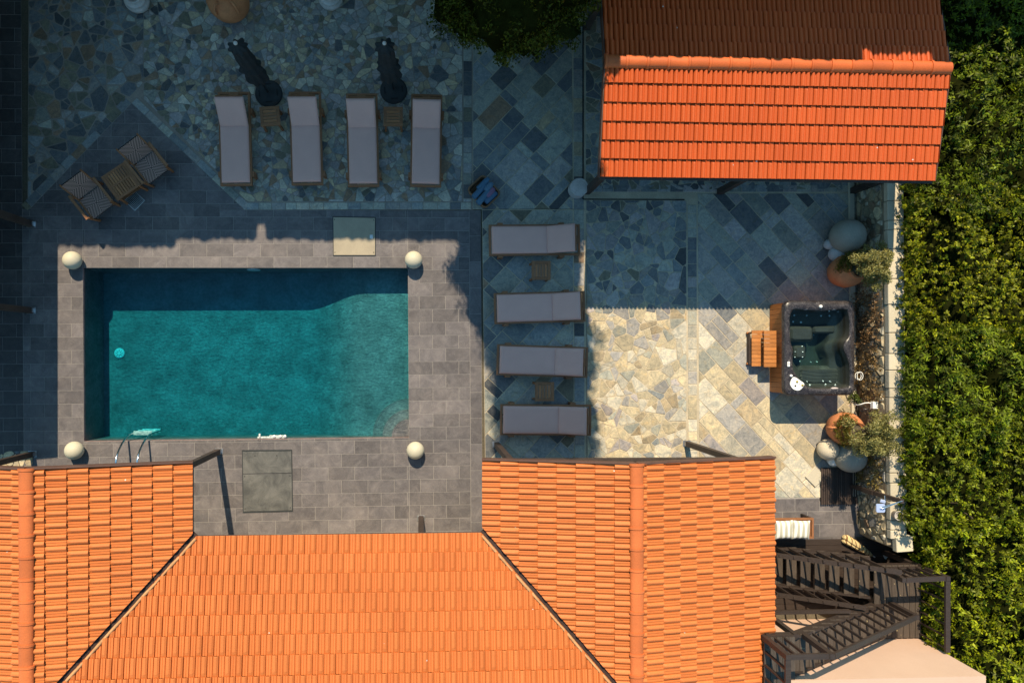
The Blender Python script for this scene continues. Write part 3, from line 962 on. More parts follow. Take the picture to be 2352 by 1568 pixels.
for (fx, fy) in ((1347, 441), (1652, 441), (1955, 440)):
    a = P(fx, fy); post(pav, (a.x, a.y, 0), (a.x, a.y, HP - .12), .13, bracket=False)
    post(pav, (a.x, yr_ + runp, 0), (a.x, yr_ + runp, HP - .12), .13, bracket=False)
mb = MB()
a = P(1347, 441)
mb.bar((x0p + .1, a.y, HP - .06), (x1p - .1, a.y, HP - .06), .12, .14); mb.build("beam", M['timber'], pav, world=True); mb = MB(); mb.bar((x0p + .1, yr_ + runp, HP - .06), (x1p - .1, yr_ + runp, HP - .06), .12, .14)
mb.build("beam", M['timber'], pav, world=True)
for x in (x0p - .012, x1p + .012):
    mb = MB(); mb.bar((x, pA.y, HP - .03), (x, yr_, hp - .03), .02, .12); mb.build("verge_board", M['fascia'], pav, world=True)
    mb = MB(); mb.bar((x, yr_ + runp, HP - .03), (x, yr_, hp - .03), .02, .12); mb.build("verge_board", M['fascia'], pav, world=True)

# villa to the north (stands just outside the picture; its roofline draws the long shadow)
yv = G(800, -62)[1]
ZV = 6.62
villa = thing("villa", "tall rendered villa north of the terrace, only its shadow in view", "villa", (0, yv + 3, 0))
mb = MB()
mb.box((-3.05, yv + 3.0, ZV / 2 - .25), (25.9, 6, ZV - .5)); mb.box((13.0, yv + 3.0, 2.2), (6.2, 6, 4.4))
mb.build("wall", M['render'], villa, world=True)
mb = MB()
rg = random.Random(5)
x = -16.0
segs = [(-16, G(320, 0)[0] - .1, .36), (G(320, 0)[0] - .1, G(500, 0)[0], .15), (G(500, 0)[0], G(526, 0)[0], -.22), (G(526, 0)[0], 3.2, .15), (3.2, 8.0, -.10), (8.0, 8.25, -.62), (8.25, 9.4, -.40), (9.4, 9.9, -.10)]
for (a, b, h) in segs:
    z1 = ZV + h - .06
    mb.box(((a + b) / 2, yv + .15, (ZV - .5 + z1) / 2), (b - a, .3, z1 - ZV + .5))
    x = a + .05
    while x < b - .03:                                     # a row of half-round capping tiles, a little uneven
        r = rg.uniform(.05, .12); zc = z1 - .055 + rg.uniform(-.03, .02) - (.05 if rg.random() < .15 else 0)
        mb.tube([(x, yv + .32, zc), (x, yv - .04, zc - .02)], r, 12); x += r * rg.uniform(1.0, 1.7)
for x, r in ((G(498, 0)[0], .07), (G(528, 0)[0], .07)):
    mb.tube([(x, yv + .3, ZV - .2), (x, yv, ZV - .2)], r, 14)
mb.build("parapet", M['render'], villa, world=True)
# dark veranda to the west: posts in view, its roof outside the picture
ver = thing("veranda", "dark timber veranda at the left edge, two posts in view, tiled floor in its shade", "veranda", (G(-150, 600)[0], 3.0, 0))
for (fx, fy) in ((72, 515), (72, 713)):
    a = P(fx, fy); post(ver, (a.x, a.y, 0), (a.x, a.y, 2.5), .13, bracket=True)
mb = MB()
xe_ = G(97, 700)[0]; ys_ = G(0, 809)[1]
mb.hexa([(xe_ - 4.6, ys_, 2.95), (xe_, ys_, 2.52), (xe_, 8.6, 2.52), (xe_ - 4.6, 8.6, 2.95), (xe_ - 4.6, ys_, 3.05), (xe_, ys_, 2.6), (xe_, 8.6, 2.6), (xe_ - 4.6, 8.6, 3.05)])
mb.build("roof", M['timber'], ver, world=True)
mb = MB(); mb.box((xe_ - 3.8, 4.4, 1.4), (.25, 8.4, 2.8)); mb.build("wall", M['render'], ver, world=True)
# ------------------------------------------------------------------ things round the pool
M['teak'] = surf("oiled_teak", (.25, .105, .042), .55, .28, 5.0, .2, 40.0, bump=.2, bscale=25, grain=(2.2, 14, 14))
M['teak_y'] = surf("oiled_teak_across", (.25, .105, .042), .55, .28, 5.0, .2, 40.0, bump=.2, bscale=25, grain=(14, 2.2, 14))
M['cushion'] = surf("taupe_outdoor_fabric", (.66, .375, .315), .95, .05, 1.5, .07, 160.0, bump=.25, bscale=220, spec=.1)
M['cream'] = surf("cream_stone_globe", (.50, .46, .35), .6, .06, 3.0, .05, 60.0, bump=.1)
M['plate'] = None
M['charcoal'] = surf("charcoal_canvas", (.016, .018, .02), .9, .25, 6.0, .2, 60.0, bump=.3)
M['base'] = surf("dark_grey_concrete", (.03, .034, .036), .8, .2, 5.0, .15, 60.0, bump=.2)
M['white'] = surf("white_plastic", (.78, .78, .75), .45, .03, 3.0, .02)
M['chrome'] = surf("polished_steel", (.72, .72, .72), .12, .04, 3.0, 0, metal=1.0)
M['galv'] = surf("galvanised_grate", (.5, .52, .52), .4, .15, 8.0, .1, metal=.6)
M['terra'] = surf("terracotta_clay", (.50, .185, .075), .8, .2, 3.0, .12, 40.0, bump=.25)
M['terra_sun'] = M['terra']
M['urn'] = surf("weathered_white_clay", (.50, .45, .42), .85, .18, 5.0, .15, 40.0, bump=.3)
M['granite'] = surf("speckled_granite", (.30, .285, .24), .85, .12, 3.0, .28, 90.0, bump=.3)
M['granite_pale'] = surf("pale_speckled_granite", (.47, .46, .46), .85, .1, 3.0, .25, 110.0, bump=.3)
M['granite_cream'] = surf("cream_speckled_granite", (.56, .48, .36), .85, .1, 3.0, .18, 90.0, bump=.3)

def plate_mat(name, col, dirt, metal):
    m, nt, out = new_mat(name)
    bs = N(nt, "ShaderNodeBsdfPrincipled", Roughness=.55, Metallic=metal)
    tc = nt.nodes.new("ShaderNodeTexCoord"); vec = tc.outputs["Object"]
    k = ramp(nt, noise(nt, vec, 2.6, 7.0, .68, .8), [(0.35, (0, 0, 0)), (0.62, (1, 1, 1))])
    c = mixc(nt, 'MIX', k, col, dirt)
    c = mixc(nt, 'MULTIPLY', 1.0, c, ramp(nt, noise(nt, vec, 70.0, 3.0), [(.3, (.85, .85, .85)), (.7, (1.12, 1.12, 1.12))]))
    nt.links.new(c, bs.inputs["Base Color"])
    # tread pattern: short bars in alternating directions
    mp = nt.nodes.new("ShaderNodeMapping"); mp.inputs["Rotation"].default_value = (0, 0, R(45)); mp.inputs["Scale"].default_value = (32, 32, 32)
    nt.links.new(vec, mp.inputs["Vector"])
    ch = N(nt, "ShaderNodeTexBrick", Scale=1.0); ch.inputs["Mortar Size"].default_value = .12; ch.offset = .5
    ch.inputs["Color1"].default_value = (1, 1, 1, 1); ch.inputs["Color2"].default_value = (1, 1, 1, 1); ch.inputs["Mortar"].default_value = (0, 0, 0, 1)
    nt.links.new(mp.outputs[0], ch.inputs["Vector"])
    b = N(nt, "ShaderNodeBump", Strength=.6, Distance=.004); nt.links.new(ch.outputs["Color"], b.inputs["Height"]); nt.links.new(b.outputs[0], bs.inputs["Normal"])
    nt.links.new(bs.outputs[0], out.inputs[0])
    return m
M['plate_pale'] = plate_mat("pale_tread_plate", (.30, .25, .178), (.36, .30, .21), 0.0)
M['plate_dark'] = plate_mat("worn_tread_plate", (.066, .066, .064), (.15, .145, .134), .1)

# --- sun loungers: built once with the head towards +X
def make_lounger(angle, label, group):
    t = thing("sun_lounger", label, "sun lounger", group=group)
    L, W, Z = 2.03, .70, .29
    mb = MB()
    for s in (-1, 1): mb.bar((-L / 2, s * (W / 2 - .022), Z), (L / 2, s * (W / 2 - .022), Z), .044, .075)
    mb.bar((-L / 2 - .001, -W / 2, Z + .003), (-L / 2 - .001, W / 2, Z + .003), .045, .072)
    mb.bar((L / 2 + .001, -W / 2, Z + .003), (L / 2 + .001, W / 2, Z + .003), .045, .072)
    mb.box((L / 2 - .02, 0, Z + .035), (.05, .2, .02))
    mb.bar((.28, -W / 2 + .04, Z - .01), (.28, W / 2 - .04, Z - .01), .05, .05)
    mb.build("frame", M['teak'], t)
    for x in (-.78, .62):
        for s in (-1, 1):
            mb = MB(); y = s * (W / 2 + .022)
            mb.hexa([(x - .05, y - .022, 0), (x + .05, y - .022, 0), (x + .05, y + .022, 0), (x - .05, y + .022, 0),
                     (x - .06, y - .022, Z + .02), (x + .06, y - .022, Z + .02), (x + .06, y + .022, Z + .02), (x - .06, y + .022, Z + .02)])
            mb.build("leg", M['teak'], t)
    mb = MB()
    for i in range(16):
        mb.box((-L / 2 + .07 + i * .078, 0, Z + .02), (.055, W - .1, .018))
    mb.build("seat_slats", M['teak_y'], t)
    ca, sa = math.cos(angle), math.sin(angle)
    Mr = Matrix.Rotation(-angle, 4, 'Y')
    h = Vector((.285, 0, Z + .035))
    mb = MB()
    for i in range(9):
        c = h + Mr @ Vector((.05 + i * .075, 0, -.005)); mb.box(c, (.055, W - .12, .016), M=Mr)
    mb.build("backrest", M['teak_y'], t)
    p = h + Mr @ Vector((.45, 0, -.03))
    for s in (-1, 1):
        mb = MB(); mb.bar(p + Vector((0, s * .24, 0)), (p.x + .10, s * .24, Z + .01), .03, .022, up=(0, 1, 0)); mb.build("backrest_strut", M['teak'], t)
    def pad(l, w, th, name, loc, Mx):
        nx, ny = 14, 8
        rows_t, rows_b = [], []
        mb = MB()
        def zt(u, v):
            e = min(1, min(u, 1 - u) * l / .045) ; f = min(1, min(v, 1 - v) * w / .045)
            r = math.sqrt(max(0, 1 - (1 - e) ** 2)) * math.sqrt(max(0, 1 - (1 - f) ** 2))
            return r
        us = [0, .012, .035] + [i / 10 for i in range(1, 10)] + [.965, .988, 1]; vs = [0, .025, .065] + [i / 6 for i in range(1, 6)] + [.935, .975, 1]
        top = [[loc + Mx @ Vector((u * l, (v - .5) * w, th * .35 + th * .65 * zt(u, v) + .004 * math.sin(u * 9) * math.sin(v * 7))) for v in vs] for u in us]
        bot = [[loc + Mx @ Vector((u * l, (v - .5) * w, th * .35 - th * .35 * zt(u, v))) for v in vs] for u in us]
        mb.grid(list(reversed(top))); mb.grid(bot)
        mb.build(name, M['cushion'], t)
    pad(1.275, .625, .075, "seat_cushion", Vector((-L / 2 + .035, 0, Z + .03)), Matrix.Identity(4))
    pad(.65, .625, .075, "back_cushion", h + Mr @ Vector((.0, 0, .0)), Mr)
    return t
EL = []
GL = "sun loungers along the north side of the pool"
GR = "sun loungers east of the pool"
def ground_at(px, py, z): 
    p = P(px, py, z); return (p.x, p.y, 0)
lnA = make_lounger(R(40), "grey-cushioned sun lounger nearest the chevron armchairs, left end of the northern row", GL)
TOP = [((540, 319), 90 + 1.6), ((703, 318), 90 + 1.6), ((833, 322), 90 + 1.2), ((979, 323), 90 - .8)]
TL = [None, "grey-cushioned sun lounger to the right of the side table under the left parasol",
      "grey-cushioned sun lounger to the left of the side table under the right parasol", "grey-cushioned sun lounger nearest the towel basket, right end of the northern row"]
for i, ((px, py), a) in enumerate(TOP):
    loc = ground_at(px, py, .32)
    if i == 0: lnA.location = loc; lnA.rotation_euler = (0, 0, R(a))
    else: dup(lnA, TL[i], loc, R(a))
lnB = make_lounger(R(26), "grey-cushioned sun lounger closest to the pavilion, topmost of the eastern column", GR)
RT = [((1228, 551), .9), ((1240, 706), 1.7), ((1246, 829), -1.8), ((1254, 964), -.6)]
RL = [None, "grey-cushioned sun lounger just below the upper side table, second in the eastern column",
      "grey-cushioned sun lounger just above the lower side table, third in the eastern column", "grey-cushioned sun lounger with its head end catching sun, nearest the orange roof"]
for i, ((px, py), a) in enumerate(RT):
    loc = ground_at(px, py, .32)
    if i == 0: lnB.location = loc; lnB.rotation_euler = (0, 0, R(a))
    else: dup(lnB, RL[i], loc, R(a))

# --- small slatted side tables
def make_side_table(label):
    t = thing("side_table", label, "side table", group="small teak side tables between the loungers")
    S, Z = .43, .42
    mb = MB()
    for s in (-1, 1):
        mb.box((0, s * (S / 2 - .035), Z), (S, .07, .025), col=(.95,) * 3)
        mb.box((s * (S / 2 - .035), 0, Z + .0015), (.07, S - .142, .025), col=(.8,) * 3)
    mb.build("top_frame", M['teak'], t)
    for i in range(4):
        mb = MB(); mb.box((0, -.105 + i * .07, Z - .001), (S - .146, .056, .022), col=(1.25, 1.2, 1.15) if i % 3 == 0 else (1, 1, 1)); mb.build("slat", M['teak'], t)
    for x in (-1, 1):
        for y in (-1, 1):
            mb = MB(); mb.bar((x * .185, y * .185, 0), (x * .165, y * .165, Z - .012), .045); mb.build("leg", M['teak'], t)
    return t
st = make_side_table("small slatted teak table beside the left parasol base")
for i, (px, py, a, lb) in enumerate([(620, 267, 5, None), (903, 268, 0, "small slatted teak table beside the right parasol base"),
                                     (1243, 621, 90, "small slatted teak table between the two upper loungers of the eastern column"),
                                     (1251, 899, 90, "small slatted teak table between the two lower loungers of the eastern column")]):
    loc = ground_at(px, py, .43)
    if i == 0: st.location = loc; st.rotation_euler = (0, 0, R(a))
    else: dup(st, lb, loc, R(a))

# --- closed parasols
def parasol(px, py, topx, topy, label, seed):
    rg = random.Random(seed)
    b = P(px, py, .03); top = P(topx, topy, 2.62)
    t = thing("closed_parasol", label, "parasol", (b.x, b.y, 0), group="closed parasols behind the loungers")
    mb = MB()
    mb.lathe([(0.0, 0.0), (.29, 0), (.31, .02), (.30, .05), (.22, .065), (.06, .075), (.04, .12), (0, .12)], n=40)
    mb.build("base", M['base'], t)
    for k in range(4):
        a = k * PI / 2 + .1
        mb = MB(); mb.box((math.cos(a) * .2, math.sin(a) * .2, .070), (.025, .15, .012), rz=a); mb.build("base_slot", M['black'], t)
    ax = Vector((top.x - b.x, top.y - b.y, 2.62)); ax.normalize()
    Mr = Vector((0, 0, 1)).rotation_difference(ax).to_matrix().to_4x4()
    mb = MB(); mb.tube([Vector((0, 0, .08)), Mr @ Vector((0, 0, 2.6))], .024, 10); mb.build("pole", M['charcoal'], t)
    def ring(zz, r, ph, amp):
        out = []
        for k in range(48):
            a = 2 * PI * k / 48
            rr = r * (1 + amp * .42 * math.cos(8 * a + ph + zz * 1.3) + amp * .25 * math.sin(3 * a + ph * 2 + zz * 2))
            out.append(Mr @ Vector((math.cos(a) * rr * 1.15, math.sin(a) * rr, zz)))
        return out
    prof = [(.86, .12, .3), (.95, .15, .32), (1.10, .165, .3), (1.25, .15, .25), (1.40, .13, .2), (1.50, .165, .22), (1.58, .175, .25), (1.66, .125, .12), (1.8, .125, .18), (2.0, .13, .2),
            (2.2, .115, .22), (2.38, .11, .26), (2.44, .135, .4), (2.47, .13, .4), (2.5, .10, .2), (2.56, .06, .12), (2.6, .03, .05)]
    mb = MB(); rows = [ring(z, r * 1.16, rg.uniform(-.06, .06), am) for z, r, am in prof]
    mb.grid(rows, close_u=True); mb.face(list(reversed(rows[0])))
    mb.build("canopy", M['charcoal'], t)
    mb = MB(); mb.ball(Mr @ Vector((0, 0, 2.63)), .04, n=14, m=8); mb.build("finial", M['urn'], t)
    mb = MB(); mb.tube([Mr @ Vector((math.cos(2 * PI * k / 20) * .128, math.sin(2 * PI * k / 20) * .118, 1.66)) for k in range(21)], .012, 6); mb.build("strap", M['charcoal'], t)
    return t
parasol(617, 215, 541, 100, "closed charcoal parasol leaning left, between the first and second northern loungers", 1)
parasol(904, 208, 883, 100, "closed charcoal parasol standing between the third and fourth northern loungers", 2)

# --- chevron armchairs and their table
def weave_mat():
    m, nt, out = new_mat("chevron_woven_cord")
    bs = N(nt, "ShaderNodeBsdfPrincipled", Roughness=.8)
    uv = nt.nodes.new("ShaderNodeUVMap"); uv.uv_map = "UVMap"
    sx = nt.nodes.new("ShaderNodeSeparateXYZ"); nt.links.new(uv.outputs[0], sx.inputs[0])
    def mth(op, a, b=None):
        n = N(nt, "ShaderNodeMath", operation=op)
        for i, v in enumerate((a, b)):
            if v is None: continue
            if hasattr(v, "is_linked"): nt.links.new(v, n.inputs[i])
            else: n.inputs[i].default_value = v
        return n.outputs[0]
    au = mth('ABSOLUTE', mth('SUBTRACT', sx.outputs[0], .5)); av = mth('ABSOLUTE', mth('SUBTRACT', sx.outputs[1], .5))
    f = mth('FRACT', mth('MULTIPLY', mth('ADD', mth('SUBTRACT', au, av), 4.02), 11.0))
    k = mth('GREATER_THAN', f, .5)
    c = mixc(nt, 'MIX', k, (.016, .012, .012), (.46, .28, .22))
    nt.links.new(c, bs.inputs["Base Color"]); nt.links.new(bs.outputs[0], out.inputs[0])
    return m
M['weave'] = weave_mat()
def make_armchair(label):
    t = thing("armchair", label, "armchair", group="chevron-woven teak armchairs beside the coffee table")
    def panel(name, a, b, c, d, th):
        mb = MB(); a, b, c, d = map(Vector, (a, b, c, d)); n = (b - a).cross(d - a).normalized() * th
        mb.face([a, b, c, d], uv=[(0, 0), (1, 0), (1, 1), (0, 1)])
        mb.face([d - n, c - n, b - n, a - n], uv=[(0, 1), (1, 1), (1, 0), (0, 0)])
        for p, q in ((a, b), (b, c), (c, d), (d, a)): mb.face([p - n, q - n, q, p], uv=[(0, 0)] * 4)
        mb.build(name, M['weave'], t)
    panel("seat", (-.24, -.255, .39), (.27, -.255, .42), (.27, .255, .42), (-.24, .255, .39), .03)
    panel("backrest", (-.50, -.255, .84), (-.265, -.255, .40), (-.265, .255, .40), (-.50, .255, .84), .03)
    for s in (-1, 1):
        mb = MB(); mb.bar((-.36, s * .325, .60), (.27, s * .325, .59), .055, .025); mb.build("armrest", M['teak'], t, label=None)
        mb = MB(); mb.bar((.20, s * .275, 0), (.25, s * .30, .58), .045); mb.build("leg", M['teak'], t)
        mb = MB(); mb.bar((-.42, s * .275, 0), (-.30, s * .30, .59), .045); mb.build("leg", M['teak'], t)
        mb = MB(); mb.bar((-.27, s * .272, .37), (.28, s * .272, .405), .035, .05); mb.build("side_rail", M['teak'], t)
        mb = MB(); mb.bar((-.53, s * .272, .855), (-.255, s * .272, .37), .03, .045, up=(1, 0, 0)); mb.build("back_post", M['teak'], t)
    return t
ac = make_armchair("teak armchair with black and tan chevron weave, on the right of the slatted table")
hd = R(-52)
def chair_at(o, px, py):
    p = P(px, py, .41); o.location = (p.x, p.y, 0); o.rotation_euler = (0, 0, hd)
chair_at(ac, 346, 384)
c2 = dup(ac, "teak armchair with black and tan chevron weave, on the left of the slatted table", (0, 0, 0), 0)
chair_at(c2, 220, 464)
p = P(278, 416, .45)
t = thing("coffee_table", "square slatted teak coffee table between the two chevron armchairs", "coffee table", (p.x, p.y, 0), R(-55))
S, Z = .62, .44
mb = MB()
for s in (-1, 1):
    mb.box((0, s * (S / 2 - .035), Z), (S, .07, .028)); mb.box((s * (S / 2 - .025), 0, Z + .001), (.05, S - .142, .028))
mb.box((0, 0, Z + .0005), (.045, S - .142, .026))
mb.build("top_frame", M['teak'], t)
for i in range(8):
    for s in (-1, 1):
        mb = MB(); tone = random.uniform(.8, 1.5)
        mb.box((s * .142, -.213 + i * .061, Z), (.235, .047, .024), col=(tone, tone, tone * .95)); mb.build("slat", M['teak'], t)
for x in (-1, 1):
    for y in (-1, 1):
        mb = MB(); mb.bar((x * .29, y * .27, 0), (x * .27, y * .25, Z - .015), .05); mb.build("leg", M['teak'], t)
mb = MB(); mb.box((.02, 0, .17), (.46, .5, .02)); mb.build("lower_shelf", M['teak'], t)
# floor grate
p = P(309, 461, .01)
mb = MB()
S = .31
for i in range(10):
    a = -S / 2 + S * i / 9
    mb.box((a, 0, .006), (.006 if 0 < i < 9 else .016, S, .012)); mb.box((0, a, .0065), (S, .006 if 0 < i < 9 else .016, .012))
mb.face([(-S / 2, -S / 2, .002), (S / 2, -S / 2, .002), (S / 2, S / 2, .002), (-S / 2, S / 2, .002)], mi=1)
o = mb.build("floor_grate", [M['galv'], M['black']]); o.location = (p.x, p.y, .0); o.rotation_euler = (0, 0, R(-43))
tag(o, "square galvanised floor grate half under the slatted coffee table", "floor grate")

# --- pale pedestal
p = P(1324, 437, 0)
t = thing("pedestal_planter", "round pale speckled pedestal with a ringed top beside the pavilion post", "pedestal", (p.x, p.y, 0))
mb = MB(); mb.lathe([(0, 0), (.2, 0), (.205, .03), (.2, .27), (.205, .30), (.2, .315), (.0, .315)], n=40); mb.build("drum", M['granite_pale'], t)
mb = MB(); mb.lathe([(.0, .317), (.11, .317), (.125, .322), (.14, .317), (.185, .317), (.19, .325), (.2, .318)], n=40); mb.build("top_disc", M['urn'], t)

# --- basket with rolled towels
M['wicker'] = surf("brown_wicker", (.19, .10, .05), .8, .4, 30.0, .3, 90.0, bump=.6, bscale=60)
M['towel'] = surf("blue_towelling", (.075, .15, .225), .98, .12, 5.0, .15, 120.0, bump=.5, bscale=160, spec=.05)
p = P(1111, 442, .15)
bc = Vector((p.x, p.y, 0)); ba = R(-46)
bsk = thing("towel_basket", "low square brown wicker basket holding rolled blue towels", "basket", tuple(bc), ba)
mb = MB()
def rrect(hx, hy, r, z, n=5):
    out = []
    for (sx, sy, a0) in ((1, 1, 0), (-1, 1, PI / 2), (-1, -1, PI), (1, -1, 1.5 * PI)):
        for k in range(n + 1):
            a = a0 + PI / 2 * k / n
            out.append(Vector((sx * (hx - r) + math.cos(a) * r, sy * (hy - r) + math.sin(a) * r, z)))
    return out
rows = [rrect(.275, .23, .09, .0)] + [rrect(.275 + .03 * i / 7 + .006 * (i % 2), .23 + .03 * i / 7 + .006 * (i % 2), .09, .235 * i / 7) for i in range(8)]
rows += [rrect(.303, .256, .09, .252), rrect(.28, .235, .08, .245), rrect(.265, .22, .08, .03)]
mb.grid(rows, close_u=True, smooth=False); mb.face(rows[-1]); mb.face(list(reversed(rows[0])))
mb.build("woven_body", M['wicker'], bsk)
mb = MB(); q = rrect(.297, .251, .09, .25, 8); mb.tube(q + q[:1], [.013 + .003 * (i % 2) for i in range(len(q) + 1)], 7); mb.build("rim", M['wicker'], bsk)
tw = [(-.12, .10, .20, .30, (1, 1, 1), "rolled blue towel in the basket's far corner"), (-.07, -.045, .21, .40, (1.1, 1.05, 1.05), "long rolled blue towel filling the middle of the basket"),
      (.0, .13, .22, .2, (1.5, 1.25, 1.15), "short pale blue towel roll at the top edge of the basket"), (.10, .075, .21, .22, (3.2, .95, .95), "purple-grey rolled towel in the basket"),
      (.07, -.085, .235, .36, (1.25, 1.15, 1.1), "long bright blue towel roll along the near side of the basket"), (.175, .02, .2, .30, (1.15, 1.0, 1.05), "blue towel roll against the right side of the basket")]
for (x, y, z, l, c, lb) in tw:
    o = MB(); r = .071; l *= 1.12
    rows = []
    for k, s in enumerate((-.5, -.47, -.2, .2, .47, .5)):
        kk = .86 if k in (0, 5) else 1 + random.uniform(-.04, .04)
        rows.append([Vector((math.cos(2 * PI * j / 16) * r * kk, s * l, math.sin(2 * PI * j / 16) * r * kk * .92)) for j in range(16)])
    o.grid(list(reversed(rows)), c, close_u=True)
    for e, yy in ((0, -.5 * l), (1, .5 * l)):
        pts = [Vector((math.cos(a) * r * .8 * (1 - a / 16), yy + (.004 if e else -.004), math.sin(a) * r * .74 * (1 - a / 16))) for a in [i * .6 for i in range(24)]]
        o.face(rows[-1] if e else list(reversed(rows[0])), tuple(q * .6 for q in c)); o.tube(pts, .007, 5, c)
    ob = o.build("towel", M['towel'])
    loc = bc + Matrix.Rotation(ba, 4, 'Z') @ Vector((x * 1.15, y * 1.15, 0)); ob.location = (loc.x, loc.y, z)
    ob.rotation_euler = (random.uniform(-.15, .15), 0, R(48 - 90) + random.uniform(-.12, .12))
    tag(ob, lb, "towel", "rolled towels in the wicker basket")

# --- four cream globes at the corners of the pool
for (px, py, lb) in ((166, 598, "cream globe at the corner of the pool by the dark veranda"), (950, 597, "cream globe at the corner of the pool nearest the square plate cover"),
                     (170.5, 1034, "cream globe at the corner of the pool by the steel ladder"), (954, 1034, "cream globe at the corner of the pool by the rounded steps")):
    r = .2; p = P(px, py, r * .96)
    mb = MB(); mb.ball((0, 0, r * .97), r, r, r * .97, n=40, m=24)
    o = mb.build("stone_globe", M['cream']); o.location = (p.x, p.y, 0); o.rotation_euler = (0, 0, random.uniform(0, 6))
    tag(o, lb, "stone globe", "cream globes at the pool corners")

# --- plate covers
def cover(name, q, label, mat, split=None):
    pts = [P(*a) for a in q]; c = sum(pts, Vector()) / 4
    t = thing(name, label, "access cover", (c.x, c.y, 0))
    mb = MB(); z = .012
    loc = [p - c for p in pts]
    rings = [loc, [p * .965 for p in loc]]
    for i in range(4):
        j = (i + 1) % 4
        mb.hexa([(*(rings[0][i].xy), 0), (*(rings[0][j].xy), 0), (*(rings[1][j].xy), 0), (*(rings[1][i].xy), 0), (*(rings[0][i].xy), z), (*(rings[0][j].xy), z), (*(rings[1][j].xy), z), (*(rings[1][i].xy), z)])
    mb.build("frame", M['base'], t)
    A, B, C, D = rings[1]
    sp = [0, 1] if split is None else [0, split, 1]
    for k in range(len(sp) - 1):
        a, b = sp[k] + .006, sp[k + 1] - .006
        mb = MB(); mb.prism(ccw([tuple(A.lerp(D, a).xy), tuple(B.lerp(C, a).xy), tuple(B.lerp(C, b).xy), tuple(A.lerp(D, b).xy)]), .004, .0155)
        mb.build("plate", mat, t)
        for (u, v) in (((.25, .2), (.7, .2)) if k == 0 and split else ((.03, .06), (.97, .06), (.03, .93), (.97, .93))):
            pp = A.lerp(B, u).lerp(D.lerp(C, u), a + (b - a) * v); mb = MB(); mb.lathe([(0, .0158), (.012, .0158), (.011, .018), (0, .018)], (pp.x, pp.y, 0), 10); mb.build("bolt", M['black'], t)
    return t
cv = cover("access_cover", ((764, 497), (863, 499), (863, 588), (765, 588)), "pale square tread-plate cover half in shade at the pool's north edge", M['plate_pale'])
mb = MB(); q = P(853, 544) - Vector(cv.location); mb.box((q.x, q.y, .018), (.07, .09, .004)); mb.box((q.x, q.y, .021), (.03, .05, .004)); mb.build("lift_handle", M['galv'], cv)
cover("access_cover", ((556, 1033), (671, 1032), (673, 1174), (558, 1177)), "large worn grey tread-plate cover in two leaves south of the pool", M['plate_dark'], .375)

# --- pool fittings
t = thing("pool_ladder", "stainless steel pool ladder with white treads at the south edge", "ladder", tuple(P(318, 1040)))
def Y_(py): return P(318, py).y
for px in (294, 341):
    x = P(px, 1040).x; mb = MB()
    ctrl = [(1088, 0), (1086, .30), (1080, .50), (1068, .60), (1050, .61), (1030, .50), (1012, .27), (1001, 0), (998, -.12), (997, -.5), (997, -.88)]
    pts = []
    for i in range(len(ctrl) - 1):
        for k in range(4):
            f = k / 4
            p0, p1, p2, p3 = (ctrl[max(0, i - 1)], ctrl[i], ctrl[i + 1], ctrl[min(len(ctrl) - 1, i + 2)])
            cr = lambda a, b, c, d: .5 * ((2 * b) + (-a + c) * f + (2 * a - 5 * b + 4 * c - d) * f * f + (-a + 3 * b - 3 * c + d) * f ** 3)
            pts.append((x, Y_(cr(p0[0], p1[0], p2[0], p3[0])), cr(p0[1], p1[1], p2[1], p3[1])))
    mb.tube(pts, .021, 10); mb.build("handrail", M['chrome'], t, world=True)
for z in (-.25, -.5, -.75):
    mb = MB(); a, b = P(296, 1040).x, P(339, 1040).x
    for k in range(7): mb.box(((a + b) / 2, Y_(997) + .035 - k * .012, z), (b - a, .007, .02))
    mb.box(((a + b) / 2, Y_(997), z - .012), (b - a, .09, .008)); mb.build("tread", M['white'], t, world=True)
lp = P(577, 616); y0 = F(toF(577, 616)[0], 0)
mb = MB(); mb.lathe([(0, 0), (.15, 0), (.155, .02), (.13, .035), (.11, .03), (0, .05)], (0, 0, 0), 28, M=Matrix.Rotation(R(90), 4, 'X'))
o = mb.build("pool_light", M['white']); o.location = (lp.x, y0.y - .002, -.24); tag(o, "round white underwater lamp on the pool's north wall", "pool lamp")
p = P(275, 811, -1.0)
mb = MB(); mb.lathe([(0, .0), (.125, 0), (.12, .02), (.1, .028), (0, .032)], n=28)
for k in range(8):
    a = k * PI / 4; mb.box((math.cos(a) * .06, math.sin(a) * .06, .031), (.05, .008, .006), rz=a, mi=1)
o = mb.build("main_drain", [M['white'], M['base']]); o.location = (p.x, p.y, -1.0); tag(o, "round white drain cover on the pool floor", "pool drain")
p = P(625, 1004, -.12)
t = thing("pool_skimmer", "white plastic skimmer fitting at the south edge of the water", "pool skimmer", (p.x, p.y, -.12))
mb = MB(); mb.box((0, 0, 0), (.66, .045, .05), bev=.01); mb.box((.12, .035, .02), (.36, .035, .03), bev=.008); mb.build("weir_bar", M['white'], t)
mb = MB(); mb.tube([(-.27, 0, .02), (-.27, .05, .05), (-.27, .09, .05)], .022, 8); mb.build("hose_port", M['white'], t)
for x in (.06, .2, .3):
    mb = MB(); mb.lathe([(0, .035), (.035, .035), (.03, .055), (0, .06)], (x, .03, 0), 14); mb.build("knob", M['white'], t)

